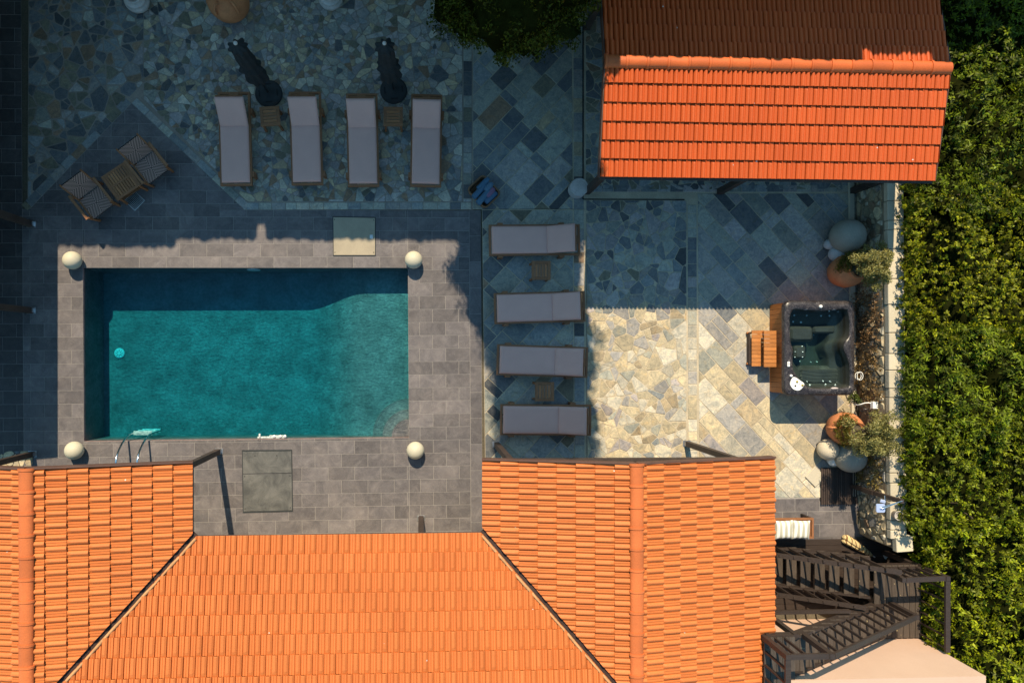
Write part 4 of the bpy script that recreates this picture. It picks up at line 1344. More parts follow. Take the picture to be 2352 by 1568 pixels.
# --- clay vessels at the top edge
def vessel(name, px, py, prof, mat, label, cat, handles=None):
    p = P(px, py); t = thing(name, label, cat, (p.x, p.y, 0))
    mb = MB(); mb.lathe(prof, n=44, wob=lambda a, z: 1 + .012 * math.sin(2 * a + z * 7)); mb.build("body", mat, t)
    return t
urnp = [(0, 0), (.15, 0), (.19, .05), (.255, .16), (.27, .25), (.265, .27), (.225, .31), (.24, .335), (.245, .36), (.23, .39), (.17, .42), (.19, .45), (.2, .48), (.18, .5), (.14, .47), (.12, .3), (0, .25)]
vessel("clay_urn", 324, 14, urnp, M['urn'], "round whitewashed clay urn at the top left of the crazy paving", "urn")
vessel("clay_urn", 762, 8, urnp, M['urn'], "round whitewashed clay urn at the top edge between the two parasols", "urn")
tb = vessel("clay_amphora", 537, 26, [(0, 0), (.22, 0), (.3, .08), (.42, .28), (.46, .45), (.45, .6), (.38, .76), (.27, .86), (.22, .92), (.25, .97), (.24, 1.0), (.2, .99), (.17, .9), (0, .8)],
            M['terra'], "big round terracotta jar at the top edge of the paving", "jar")
for a in (-.9, -2.0):
    mb = MB(); d = Vector((math.cos(a), math.sin(a), 0))
    mb.tube([d * .26 + Vector((0, 0, .86)), d * .36 + Vector((0, 0, .93)), d * .45 + Vector((0, 0, .85)), d * .455 + Vector((0, 0, .66))], .028, 8); mb.build("handle", M['terra'], tb)
# ------------------------------------------------------------------ hot tub corner
from mathutils.bvhtree import BVHTree
M['cedar'] = surf("varnished_cedar", (.36, .125, .030), .5, .25, 4.0, .15, 40.0, bump=.2, grain=(12, 12, 1.2))
M['cedar_x'] = surf("varnished_cedar_tread", (.44, .17, .045), .5, .25, 5.0, .15, 40.0, bump=.2, grain=(2, 16, 8))
def marble_mat():
    m, nt, out = new_mat("marbled_acrylic")
    bs = N(nt, "ShaderNodeBsdfPrincipled", Roughness=.35); bs.inputs["Specular IOR Level"].default_value = .5
    tc = nt.nodes.new("ShaderNodeTexCoord"); vec = tc.outputs["Object"]
    c = ramp(nt, noise(nt, vec, 4.0, 6.0, .65, 2.2), [(.3, (.010, .008, .009)), (.5, (.019, .015, .017)), (.64, (.042, .034, .034)), (.75, (.016, .013, .014))])
    v = ramp(nt, noise(nt, vec, 6.5, 4.0, .6, 3.0), [(.485, (0, 0, 0)), (.5, (.4, .4, .4)), (.515, (0, 0, 0))])
    nt.links.new(mixc(nt, 'MIX', v, c, (.5, .45, .43)), bs.inputs["Base Color"]); nt.links.new(bs.outputs[0], out.inputs[0])
    return m
M['marble'] = marble_mat()
M['tub_in'] = surf("dark_tub_interior", (.043, .044, .038), .3, .3, 3.0, .1, 20.0)
M['pillow'] = surf("grey_foam_pillow", (.42, .36, .35), .6, .06, 4.0, .04)
M['olive_knob'] = surf("olive_gold_knob", (.30, .23, .03), .4, .1, 5.0, .05)
M['tubwater'] = water_mat("tub_water", (.12, .66, .62), 1.0, wave=4.0, strength=.05, rough=.02)
def TZ(zx, zy): return ((2180 + zx / 3.734) * .784, (840 + zy / 3.734) * .784)
RZ = .82
a, b = P(*TZ(440, 150), RZ), P(*TZ(1215, 1185), RZ)
tc_ = ((a.x + b.x) / 2, (a.y + b.y) / 2); hx, hy = (b.x - a.x) / 2, (a.y - b.y) / 2
tub = thing("hot_tub", "rectangular hot tub with a dark marbled rim, cedar skirt and dark green water", "hot tub", (tc_[0], tc_[1], 0))
def TL_(zx, zy, z=RZ):
    p = P(*TZ(zx, zy), z); return Vector((p.x - tc_[0], p.y - tc_[1], z))
ctl = [(560, 240), (830, 258), (1100, 240), (1150, 280), (1165, 430), (1150, 540), (1105, 610), (1105, 700), (1150, 810), (1165, 900), (1165, 1050), (1130, 1105), (900, 1118), (720, 1110), (650, 1060), (580, 985), (530, 900), (525, 760),
       (528, 680), (500, 590), (494, 400), (497, 320), (520, 262)]
def cr_closed(pts, k=5):
    out = []; n = len(pts)
    for i in range(n):
        p0, p1, p2, p3 = (Vector(pts[(i + j - 1) % n]) for j in range(4))
        for s in range(k):
            f = s / k
            out.append(.5 * ((2 * p1) + (p2 - p0) * f + (2 * p0 - 5 * p1 + 4 * p2 - p3) * f * f + (3 * p1 - p0 - 3 * p2 + p3) * f ** 3))
    return out
op = [TL_(p[0], p[1]) for p in cr_closed([(x, y) for x, y in ctl])]
op = op[::-1]                                              # counter-clockwise seen from above
oc = sum(op, Vector()) / len(op)
def radial_outer(p, hx, hy, r, z):
    """point on a rounded rectangle in the direction of p"""
    d = Vector((p.x - 0, p.y - 0)); 
    lo, hi = 0.0, 6.0
    for _ in range(30):
        m_ = (lo + hi) / 2; x, y = abs(d.x) * m_, abs(d.y) * m_
        qx, qy = max(x - (hx - r), 0), max(y - (hy - r), 0)
        if x < hx - r and y < hy - r: ins = True
        else: ins = (qx * qx + qy * qy) ** .5 <= r and x <= hx and y <= hy
        if ins: lo = m_
        else: hi = m_
    return Vector((d.x * lo, d.y * lo, z))
mb = MB()
rows = [[radial_outer(p, hx, hy, .14, .70) for p in op], [radial_outer(p, hx, hy, .14, .79) for p in op], [radial_outer(p, hx - .03, hy - .03, .13, .825) for p in op]]
rows.append([(radial_outer(p, hx - .03, hy - .03, .13, .83) * .5 + Vector((p.x, p.y, .835)) * .5) for p in op])
rows.append([Vector((p.x, p.y, .835)) for p in op])
rows.append([Vector((oc.x + (p.x - oc.x) * .975, oc.y + (p.y - oc.y) * .985, .80)) for p in op])
mb.grid(list(rows), close_u=True)
mb.build("rim", M['marble'], tub)
mb = MB()
def sh(s, z): return [Vector((oc.x + (p.x - oc.x) * s, oc.y + (p.y - oc.y) * (s + .01), z)) for p in op]
basin = [sh(.975, .80), sh(.955, .66), sh(.93, .52), sh(.86, .44), sh(.66, .42), sh(.60, .36), sh(.56, .16), sh(.50, .12)]
mb.grid(basin, close_u=True); mb.face(basin[-1])
bvh_v, bvh_f = list(mb.v), list(mb.f)
mb.build("basin", M['tub_in'], tub)
def seat(zx0, zy0, zx1, zy1, z, name, bev=.06, th=.3):
    p, q = TL_(zx0, zy0, .5), TL_(zx1, zy1, .5); mb = MB()
    mb.box(((p.x + q.x) / 2, (p.y + q.y) / 2, z - th / 2), (abs(q.x - p.x), abs(q.y - p.y), th), bev=bev)
    bvh_v.extend(mb.v); n = len(bvh_v) - len(mb.v); bvh_f.extend([tuple(i + n for i in f) for f in mb.f])
    mb.build(name, M['tub_in'], tub)
seat(505, 430, 765, 600, .50, "seat"); seat(770, 425, 1010, 510, .47, "seat", .04); seat(560, 640, 690, 790, .48, "armrest", .05)
seat(600, 860, 1120, 1085, .46, "lounge_seat", .10)
mb = MB()
for k in range(4):
    pts = [TL_(620 + 125 * t * 4, 905 + 38 * k + 30 * math.sin(PI * t), .5) for t in [i / 10 for i in range(11)]]
    for q in pts: q.z = .462
    mb.tube(pts, .008, 6)
mb.build("seat_ribs", M['tub_in'], tub)
wt = .685
mb = MB(); w_ = sh(.968, wt); mb.face(w_); bt = sh(.97, .02); mb.face(list(reversed(bt))); mb.grid([bt, w_], close_u=True, smooth=False)
mb.build("water", M['tubwater'], tub)
bvh = BVHTree.FromPolygons([tuple(v) for v in bvh_v], bvh_f)
M['jet'] = surf("steel_jet", (.55, .58, .6), .25, .05, 5, 0, metal=.7)
for (zx, zy, r) in [(562, 310, 12), (695, 312, 13), (857, 315, 13), (950, 315, 13), (865, 270, 10), (1010, 275, 9), (555, 380, 13), (640, 385, 14), (571, 652, 10), (643, 653, 11), (571, 710, 10), (643, 711, 11), (571, 770, 10), (645, 770, 12),
                     (708, 815, 14), (830, 825, 11), (897, 822, 12), (695, 1035, 10), (718, 1075, 16), (872, 1030, 12), (950, 1035, 13), (892, 1070, 14), (990, 1075, 14), (862, 522, 10)]:
    q = TL_(zx, zy, .5); hit = bvh.ray_cast(Vector((q.x, q.y, 1.2)), Vector((0, 0, -1)))
    if hit[0] is None: continue
    n_ = hit[1] if hit[1].z > 0 else -hit[1]; Mj = Vector((0, 0, 1)).rotation_difference(n_).to_matrix().to_4x4(); rr = r / 3.734 * .0068
    mb = MB(); mb.lathe([(0, .004), (rr * .35, .004), (rr * .45, .016), (rr * .9, .014), (rr, .0), (rr, -.02)][::-1], hit[0], 14, M=Mj); mb.build("jet", M['jet'], tub)
for (zx, zy, w, h) in ((685, 240, .155, .05), (978, 240, .14, .05), (995, 1112, .14, .05)):
    q = TL_(zx, zy); mb = MB(); mb.ball((q.x, q.y, .80), w / 2 * 1.3, h * .62, .035, 20, 10); mb.build("headrest", M['pillow'], tub)
for (zx, zy, r) in ((830, 216, .036), (507, 972, .03)):
    q = TL_(zx, zy); mb = MB(); mb.lathe([(r, .0), (r, .03), (r * .85, .04), (0, .044)], (q.x, q.y, .83), 20); mb.build("valve_knob", M['white'], tub)
q = TL_(481, 845); mb = MB(); mb.box((q.x, q.y, .843), (.058, .115, .016), bev=.007); pn = mb.build("control_panel", M['white'], tub)
mb = MB(); mb.box((q.x, q.y, .853), (.016, .022, .004)); mb.build("display", M['black'], pn)
q = [TL_(x, y) for x, y in cr_closed([(497, 1050), (535, 985), (600, 1020), (650, 1065), (600, 1128), (545, 1125), (510, 1095)], 4)]
mb = MB(); mb.prism(ccw([(p.x, p.y) for p in q]), .83, .852); cp = mb.build("filter_lid", M['white'], tub)
for (zx, zy) in ((570, 1036), (628, 1075)):
    k = TL_(zx, zy); mb = MB(); mb.lathe([(.024, .85), (.024, .868), (.018, .874), (0, .875)], (k.x, k.y, 0), 14); mb.build("knob", M['olive_knob'], cp)
M['rosy'] = surf("rosy_decal", (.55, .25, .22), .6, .1, 5, 0)
k = TL_(552, 1082); mb = MB(); mb.lathe([(.022, .8525), (.022, .855), (0, .8555)], (k.x, k.y, 0), 14); mb.build("decal", M['base'], cp)
k = TL_(595, 1062); mb = MB(); mb.box((k.x, k.y, .8535), (.05, .012, .002), rz=.6); mb.build("decal", M['rosy'], cp)
sx, sy = hx - .10, hy - .05
for (side, L, n) in (("w", 2 * sy, 18), ("e", 2 * sy, 18), ("n", 2 * sx, 14), ("s", 2 * sx, 14)):
    mb = MB()
    for i in range(n):
        w = L / n; t = -L / 2 + w * (i + .5); tone = random.uniform(.82, 1.2)
        if side in "we": mb.box(((-sx if side == "w" else sx), t, .38), (.03, w - .006, .72), col=(tone,) * 3)
        else: mb.box((t, (sy if side == "n" else -sy), .38), (w - .006, .03, .72), col=(tone,) * 3)
    mb.build("skirt", M['cedar'], tub)
# steps
s0, s1 = P(*TZ(85, 475), .22), P(*TZ(215, 870), .22); u0, u1 = P(*TZ(219, 478), .42), P(*TZ(353, 878), .42)
stp = thing("tub_steps", "two-tread cedar step unit against the hot tub's skirt", "steps", ((s0.x + u1.x) / 2, (s0.y + s1.y) / 2, 0))
for (p, q, z) in ((s0, s1, .22), (u0, u1, .42)):
    mb = MB(); n = 9; L = p.y - q.y; w = L / n
    for i in range(n):
        tone = random.uniform(.8, 1.15); mb.box(((p.x + q.x) / 2, q.y + w * (i + .5), z - .013), (q.x - p.x, w - .008, .026), col=(tone,) * 3)
    mb.build("tread", M['cedar_x'], stp, world=True)
for yy in (s0.y - .06, s1.y + .06):
    mb = MB(); mb.bar((s0.x + .04, yy, 0), (s0.x + .04, yy, .2), .05); mb.build("leg", M['cedar'], stp, world=True)
    mb = MB(); mb.bar((u0.x + .08, yy, 0), (u0.x + .08, yy, .395), .05); mb.build("leg", M['cedar'], stp, world=True)
    mb = MB(); mb.tube([(s0.x - .045, yy, .05), (s0.x + .02, yy, .05)], .026, 10); mb.build("dowel", M['cedar'], stp, world=True)
mb = MB(); mb.box((s0.x - .012, (s0.y + s1.y) / 2, .09), (.03, s0.y - s1.y - .1, .12)); mb.build("riser_board", M['timber'], stp, world=True)

# stone balls
def stone_ball(px, py, r, mat, label, grp="granite balls by the potted olives", sq=1.0, name="stone_ball"):
    p = P(px, py, r * sq); mb = MB()
    mb.ball((0, 0, r * sq), r, r * 1.0, r * sq, n=40, m=24)
    o = mb.build(name, mat); o.location = (p.x, p.y, 0); o.rotation_euler = (0, 0, random.uniform(0, 6))
    return tag(o, label, "stone ball", grp)
stone_ball(1947, 542, .385, M['granite'], "largest granite ball, in shade against the stone wall above the hot tub")
stone_ball(1905, 561, .125, M['granite_pale'], "smallest granite ball touching the big shaded one")
stone_ball(1921, 583, .175, M['granite_pale'], "mid-sized pale granite ball beside the shaded terracotta pot")
stone_ball(1902, 1032, .24, M['granite_cream'], "sunlit cream stone ball left of the lower terracotta pot")
stone_ball(1953, 1050, .345, M['granite'], "large grey granite ball touching the dark duckboard")
mb = MB(); mb.ball((0, 0, .13), .13, n=28, m=18)
for k in range(26):
    ax = Vector((random.gauss(0, 1), random.gauss(0, 1), random.gauss(0, 1))).normalized(); u = ax.orthogonal().normalized(); v = ax.cross(u)
    mb.tube([Vector((0, 0, .13)) + (u * math.cos(2 * PI * i / 24) + v * math.sin(2 * PI * i / 24)) * .1315 for i in range(25)], .004, 4, caps=False)
p = P(1914, 1057, .13); o = mb.build("string_ball", M['white']); o.location = (p.x, p.y, 0)
tag(o, "small white string-wound ball between the two lower stone balls", "garden ball")

# terracotta pots
jar = [(0, 0), (.17, 0), (.2, .03), (.31, .2), (.375, .42), (.37, .55), (.31, .7), (.22, .79), (.19, .83), (.215, .88), (.205, .9), (.165, .89), (.15, .82), (0, .8)]
pots = []
for (px, py, lb) in ((1944, 623, "round terracotta pot in shade by the granite balls"), (1941, 984, "round sunlit terracotta pot with a loop handle below the hot tub")):
    p = P(px, py, .45); t = thing("terracotta_pot", lb, "plant pot", (p.x, p.y, 0), group="terracotta pots along the stone wall")
    mb = MB(); mb.lathe(jar, n=48, wob=lambda a, z: 1 + .01 * math.sin(3 * a + z * 5)); mb.build("body", M['terra'], t)
    mb = MB(); mb.lathe([(0, .82), (.15, .83)], n=20); mb.build("soil", M['earth'], t)
    pots.append(t)
mb = MB(); mb.tube([(-.33, .04, .66), (-.43, .05, .74), (-.47, .05, .66), (-.46, .03, .52), (-.38, .02, .45)], [.03, .035, .035, .032, .03], 10); mb.build("handle", M['terra'], pots[1])

# ------------------------------------------------------------------ foliage tools
def leaf_cloud(name, pts, nrm, mat, parent=None, L=.1, W=.04, spread=.7, tone=(.75, 1.35), yellow=.2, seed=1, flat=0.0, tint=None, dirs=None, droop=0.0):
    """many small pointed leaves: pts (n,3) positions, nrm (n,3) outward directions"""
    rg = np.random.default_rng(seed); n = len(pts)
    nn = nrm + rg.normal(0, spread, (n, 3)); nn[:, 2] += flat; nn /= np.linalg.norm(nn, axis=1)[:, None]
    d = rg.normal(0, 1, (n, 3)) if dirs is None else dirs + rg.normal(0, .18, (n, 3)); d[:, 2] -= droop; d -= nn * np.sum(d * nn, axis=1)[:, None]; d /= np.linalg.norm(d, axis=1)[:, None]
    s = np.cross(nn, d)
    l = L * rg.uniform(.6, 1.3, (n, 1)); w = W * rg.uniform(.7, 1.25, (n, 1))
    v = np.empty((n, 4, 3))
    v[:, 0] = pts - d * l * .5; v[:, 1] = pts + s * w * .5 - d * l * .05 + nn * w * .12; v[:, 2] = pts + d * l * .5 - nn * l * .12; v[:, 3] = pts - s * w * .5 - d * l * .05 + nn * w * .12
    v = v.reshape(-1, 3)
    if parent is not None: v = v - np.array(parent.matrix_basis.translation)
    me = bpy.data.meshes.new(name)
    me.vertices.add(n * 4); me.vertices.foreach_set("co", v.ravel())
    me.loops.add(n * 4); me.loops.foreach_set("vertex_index", np.arange(n * 4))
    me.polygons.add(n); me.polygons.foreach_set("loop_start", np.arange(0, n * 4, 4)); me.polygons.foreach_set("loop_total", np.full(n, 4))
    at = me.attributes.new("tone", 'FLOAT_COLOR', 'FACE')
    t = rg.uniform(tone[0], tone[1], n); y = rg.uniform(0, yellow, n)
    c = np.ones((n, 4), dtype=np.float32); c[:, 0] = t * (1 + y * 1.2); c[:, 1] = t * (1 + y * .5); c[:, 2] = t
    if tint is not None: c[:, :3] *= tint
    at.data.foreach_set("color", c.ravel())
    me.update(calc_edges=True); me.materials.append(mat)
    o = bpy.data.objects.new(name, me); COL.objects.link(o)
    if parent is not None: o.parent = parent
    return o
def ball_pts(c, r, n, seed, shell=.55, squash=(1, 1, 1), up=-1.0):
    rg = np.random.default_rng(seed)
    d = rg.normal(0, 1, (n * 2, 3)); d /= np.linalg.norm(d, axis=1)[:, None]; d = d[d[:, 2] > up][:n]
    rr = r * (shell + (1 - shell) * rg.random(len(d)) ** .6)[:, None]
    return np.array(c) + d * rr * np.array(squash), d
def sprays(c, ax, k, L, seed):
    """leaf rosettes at twig tips: k leaves spreading from each centre around its axis"""
    rg = np.random.default_rng(seed); n = len(c)
    ax = ax / np.linalg.norm(ax, axis=1)[:, None]
    t = np.cross(ax, np.tile([[.31, .95, .05]], (n, 1))); t /= np.linalg.norm(t, axis=1)[:, None]; b = np.cross(ax, t)
    a = rg.uniform(0, 2 * PI, (n, 1)) + np.arange(k)[None] * 2.4 + rg.normal(0, .3, (n, k)); el = rg.uniform(-.1, 1.0, (n, k))
    d = (np.cos(a) * np.cos(el))[..., None] * t[:, None] + (np.sin(a) * np.cos(el))[..., None] * b[:, None] + np.sin(el)[..., None] * ax[:, None]
    p = c[:, None] + d * L * rg.uniform(.35, .75, (n, k, 1)) - ax[:, None] * rg.uniform(0, .9, (n, k, 1)) * L
    nn = ax[:, None] * 1.0 - d * .25
    return p.reshape(-1, 3), nn.reshape(-1, 3), d.reshape(-1, 3)
def multi(cs, rs, per, seed, **k):
    P_, N_ = [], []
    for i, (c, r) in enumerate(zip(cs, rs)):
        p, d = ball_pts(c, r, per, seed + i, **k); P_.append(p); N_.append(d)
    return np.concatenate(P_), np.concatenate(N_)
M['olive'] = leaf_mat("olive_leaf", (.185, .18, .062), .25)
M['feather'] = leaf_mat("feathery_leaf", (.13, .125, .012), .3)
M['bark'] = surf("rough_bark", (.10, .075, .05), .9, .3, 6.0, .3, 40.0, bump=.6, grain=(6, 6, 1))
# olive shrubs in the pots
for i, (pot, (px, py, z), r, lb) in enumerate(zip(pots, ((2006, 610, 1.30), (2010, 998, 1.34)), (.56, .60),
        ("olive shrub growing from the shaded terracotta pot", "olive shrub growing from the sunlit terracotta pot"))):
    c = P(px, py, z); base = Vector(pot.location) + Vector((0, 0, .8))
    t = thing("olive_shrub", lb, "shrub", tuple(base), group="olive shrubs in terracotta pots")
    rg = random.Random(40 + i); cs, rs = [], []; mb = MB()
    for k in range(42):
        d = Vector((rg.gauss(0, 1), rg.gauss(0, 1), rg.gauss(0, .7))).normalized() * r * rg.uniform(.25, .95)
        cs.append(tuple(c + d)); rs.append(rg.uniform(.10, .17))
        mid = (base + c) / 2 + Vector((rg.uniform(-.06, .06), rg.uniform(-.06, .06), 0))
        mb.tube([base + Vector((rg.uniform(-.03, .03), rg.uniform(-.03, .03), 0)), mid, c + d * .6, c + d], [.014, .010, .006, .003], 5)
    mb.build("branches", M['bark'], t, world=True)
    p, d = multi(cs, rs, 230 if i == 0 else 200, 300 + i * 50, shell=.1)
    leaf_cloud("foliage", p, d, M['olive'], t, L=.064, W=.018, spread=.9, tone=(.6, 1.9), yellow=.15, seed=5 + i)
    cs = []
    for k in range(14):                                    # feathery growth spilling over the pot's shoulder
        an = (PI if i else PI * .62) + (k % 7 / 6 - .5) * 2.3; rr, zz = ((.24, .88), (.36, .74))[k // 7]
        cs.append((pot.location.x + math.cos(an) * rr, pot.location.y + math.sin(an) * rr, zz))
    p, d = multi(cs, [.11] * 14, 110, 400 + i * 20, shell=.1)
    leaf_cloud("trailing_stems", p, d, M['feather'], t, L=.075, W=.013, spread=1.0, tone=(.5, 1.1), yellow=.2, seed=15 + i)

# ------------------------------------------------------------------ boundary wall
M['coping'] = surf("sandstone_coping", (.50, .445, .345), .85, .08, 2.0, .1, 50.0, bump=.3)
WY0, WY1 = 8.0, P(2036, 1238, .5).y
def wx(y):                                                  # inner face of the wall
    y0, y1 = P(2029, 410, .95).y, P(2037, 1240, .95).y; x0, x1 = P(2029, 410, .95).x, P(2037, 1240, .95).x
    return x0 + (x1 - x0) * (y - y0) / (y1 - y0)
WTH = .30
wl = thing("garden_wall", "rubble stone garden wall with pale sandstone coping along the hedge", "wall", (wx(0) + .15, 0, 0))
mb = MB()
mb.hexa([(wx(WY1), WY1, 0), (wx(WY1) + WTH, WY1, 0), (wx(WY0) + WTH, WY0, 0), (wx(WY0), WY0, 0), (wx(WY1), WY1, .945), (wx(WY1) + WTH, WY1, .945), (wx(WY0) + WTH, WY0, .945), (wx(WY0), WY0, .945)])
M['mortar_wall'] = surf("lime_mortar", (.27, .22, .15), .95, .25, 3.0, .25, 40.0, bump=.5)
core = mb.build("masonry", M['mortar_wall'], wl, world=True)
mb = MB()
W_WALL = dict(ochre=3, sand=5, pale=3, olive=.8, grey=2.5, brown=1.2)
for c in voronoi(ccw([(WY1, .0), (WY0, .0), (WY0, .93), (WY1, .93)]), .15, seed=77):
    d = random.uniform(.01, .05)
    add_stone(mb, c, 0, .012, pick(W_WALL), .015, .04, jig=.035, mapf=lambda a, b, h, d=d: (wx(a) - d - h, a, b))
mb.build("rubble_facing", M['stone'], wl, world=True)
mb = MB()
for c in voronoi([(0, 0), (WTH, 0), (WTH, .93), (0, .93)], .19, seed=78):
    add_stone(mb, c, 0, .012, pick(W_WALL), .02, .03, mapf=lambda a, b, h: (wx(WY1) + a, WY1 - .02 - h, b))
mb.build("rubble_facing", M['stone'], wl, world=True)
js = [P(2050, y, 1.09).y for y in (410, 461, 506, 527, 572, 640, 699, 764, 812, 850, 892, 913, 962, 1020, 1086, 1109, 1152, 1195, 1217, 1238)]
js = [WY0, 7.1, 6.3, 5.4, 4.6] + js
for a, b in zip(js[:-1], js[1:]):
    if a - b < .05: continue
    m_ = (a + b) / 2; x0 = wx(m_) + random.uniform(-.006, .006); tone = random.uniform(.9, 1.1)
    mb = MB(); mb.box((x0 - .01 + .19, m_, 1.02 + random.uniform(-.004, .004)), (.37, a - b - .012, .14), rz=math.atan2(wx(a) - wx(b), a - b) * -1, col=(tone, tone * .99, tone * .97), bev=.012)
    mb.build("coping_block", M['coping'], wl, world=True)
mb = MB(); q = [(wx(y) - .20, y) for y in (WY1 + .9, 4.4)] + [(wx(y) - .09, y) for y in (4.4, WY1 + .9)]
mb.prism(ccw(q), .0, .06); tag(mb.build("wall_kerb", M['coping']), kind="structure")
# pier cap at the end
pc = P(2077, 1249, 1.12)
t = thing("wall_pier", "chunky pale stone cap on a short pier at the end of the garden wall", "stone pier", (pc.x, pc.y, 0))
mb = MB(); mb.box((pc.x + .0, pc.y, .5), (.30, .27, 1.0)); mb.build("shaft", M['mortar_wall'], t, world=True)
mb = MB(); mb.box((pc.x, pc.y, 1.07), (.38, .34, .15), rz=.06, col=(1.15, 1.15, 1.1), bev=.015); mb.build("cap", M['coping'], t, world=True)

# dry creepers on the wall face
M['dry'] = leaf_mat("dry_creeper_leaf", (.17, .105, .045), .15)
def creeper(y0, y1, n, label, seed, mat, bulge=.16, tint=None):
    rg = np.random.default_rng(seed)
    cy_ = rg.uniform(P(2000, y1).y, P(2000, y0).y, n // 14); cz = rg.uniform(.05, .9, n // 14) ** .9; cd = rg.uniform(.02, bulge, n // 14)
    k = rg.integers(0, len(cy_), n)
    y = cy_[k] + rg.normal(0, .05, n); z = np.clip(cz[k] + rg.normal(0, .06, n), .02, 1.0); d = np.abs(cd[k] + rg.normal(0, .03, n)) + .03
    x = np.array([wx(v) for v in y]) - d
    t = thing("wall_creeper", label, "creeper", (wx(y.mean()), float(y.mean()), 0), group="dry creepers on the garden wall")
    leaf_cloud("foliage", np.stack([x, y, z], 1), np.tile([[-.8, 0, .5]], (n, 1)), mat, t, L=.05, W=.028, spread=.8, tone=(.45, 1.5), yellow=.3, seed=seed, tint=tint)
    mb = MB(); r2 = random.Random(seed)
    for _ in range(10):
        yy = r2.uniform(y.min(), y.max()); pts = [(wx(yy) - .05, yy, 0)]
        for s in range(5): yy += r2.uniform(-.14, .14); pts.append((wx(yy) - r2.uniform(.055, .11), yy, .18 * (s + 1)))
        mb.tube(pts, .007, 5)
    mb.build("stems", M['bark'], t, world=True)
creeper(676, 800, 1000, "rusty brown creeper on the garden wall right of the hot tub's top half", 1, M['dry'])
creeper(806, 925, 1000, "brown and ochre creeper on the garden wall right of the hot tub's lower half", 2, M['dry'], tint=(.9, 1.0, .9))
creeper(1030, 1110, 600, "thin yellowish creeper on the garden wall behind the shower post", 3, M['dry'], tint=(.9, 1.15, .7))

# ------------------------------------------------------------------ small things along the wall
def small_shrub(px, py, z, r, n, label, base, mat, seed, cat="shrub", name="small_shrub", L=.06, W=.03, tint=None):
    c = P(px, py, z); b = P(*base) if len(base) == 2 else P(*base); t = thing(name, label, cat, tuple(b))
    mb = MB(); rg = random.Random(seed); cs = []
    for k in range(9):
        d = Vector((rg.gauss(0, 1), rg.gauss(0, 1), rg.gauss(0, .6))).normalized() * r * rg.uniform(.3, .8); cs.append(tuple(c + d))
        mb.tube([b, (b + c) / 2 + Vector((rg.uniform(-.03, .03), rg.uniform(-.03, .03), 0)), c + d], [.008, .006, .003], 5)
    mb.build("stems", M['bark'], t, world=True)
    p, d = multi(cs, [r * .5] * 9, n // 9, seed + 60, shell=.2); leaf_cloud("foliage", p, d, mat, t, L=L, W=W, spread=.8, tone=(.6, 1.4), yellow=.3, seed=seed, tint=tint)
    return t
M['green'] = leaf_mat("fresh_green_leaf", (.07, .10, .018), .3)
small_shrub(1962, 914, .55, .15, 240, "thin leafy sapling between the hot tub and the white junction box", (1970, 954, 0), M['green'], 3)
p = P(2008, 930, .78)
t = thing("junction_box", "small white electrical box on the garden wall with a curling cable", "junction box", tuple(p))
mb = MB(); mb.box((p.x, p.y, p.z), (.12, .16, .10), bev=.008); mb.build("case", M['white'], t, world=True)
mb = MB()
for k in (-1, 0, 1): mb.lathe([(.012, 0), (.012, .002), (0, .002)], (p.x + .03, p.y + k * .042, p.z + .0505), 10)
mb.build("cable_glands", M['black'], t, world=True)
cz = lambda zx, zy, z: P((2380 + zx / 5.23) * .784, (1120 + zy / 5.23) * .784, z)
mb = MB(); mb.tube([cz(900, 320, .74), cz(860, 310, .74), cz(800, 315, .70), cz(740, 335, .66), cz(690, 345, .6), cz(640, 330, .5), cz(590, 285, .35)], .012, 8); mb.build("cable", M['white'], t, world=True)
mb = MB(); c = P(1971, 863, .5)
for k in range(2):
    mb.tube([(c.x + .05 * math.cos(a) + .012 * k, c.y + (.085 + .008 * k) * math.sin(a), .5 + .05 * k + .03 * math.cos(a)) for a in [2 * PI * i / 24 for i in range(25)]], .008, 8)
mb.tube([(c.x - .02, c.y - .07, .5), (c.x - .01, c.y - .14, .3), (c.x + .02, c.y - .16, .02)], .008, 8)
o = mb.build("hose_coil", M['white']); tag(o, "coil of white hose hanging beside the hot tub's right side", "hose")
c = P(1872.6, 1094.4, .03); mb = MB(); mb.box((0, 0, .022), (.345, .345, .038), bev=.006); o = mb.build("loose_slab", M['coping']); o.location = (c.x, c.y, 0); o.rotation_euler = (0, 0, R(45))
tag(o, "loose square pale slab lying diagonally beside the dark duckboard", "paving slab")
# duckboard
a, b = P(1886, 1074, .06), P(1969.6, 1157.4, .06)
t = thing("duckboard", "square dark timber slat duckboard under the outdoor shower", "duckboard", ((a.x + b.x) / 2, (a.y + b.y) / 2, 0))
n = 17; w = (b.x - a.x) / n
for i in range(n):
    mb = MB(); tone = random.uniform(.7, 1.3); mb.box((a.x + w * (i + .5), (a.y + b.y) / 2, .048), (w - .011, a.y - b.y, .028), col=(tone,) * 3); mb.build("slat", M['timber'], t, world=True)
for yy in (.15, .5, .85):
    mb = MB(); mb.box(((a.x + b.x) / 2, a.y + (b.y - a.y) * yy, .017), (b.x - a.x, .05, .034)); mb.build("bearer", M['timber'], t, world=True)
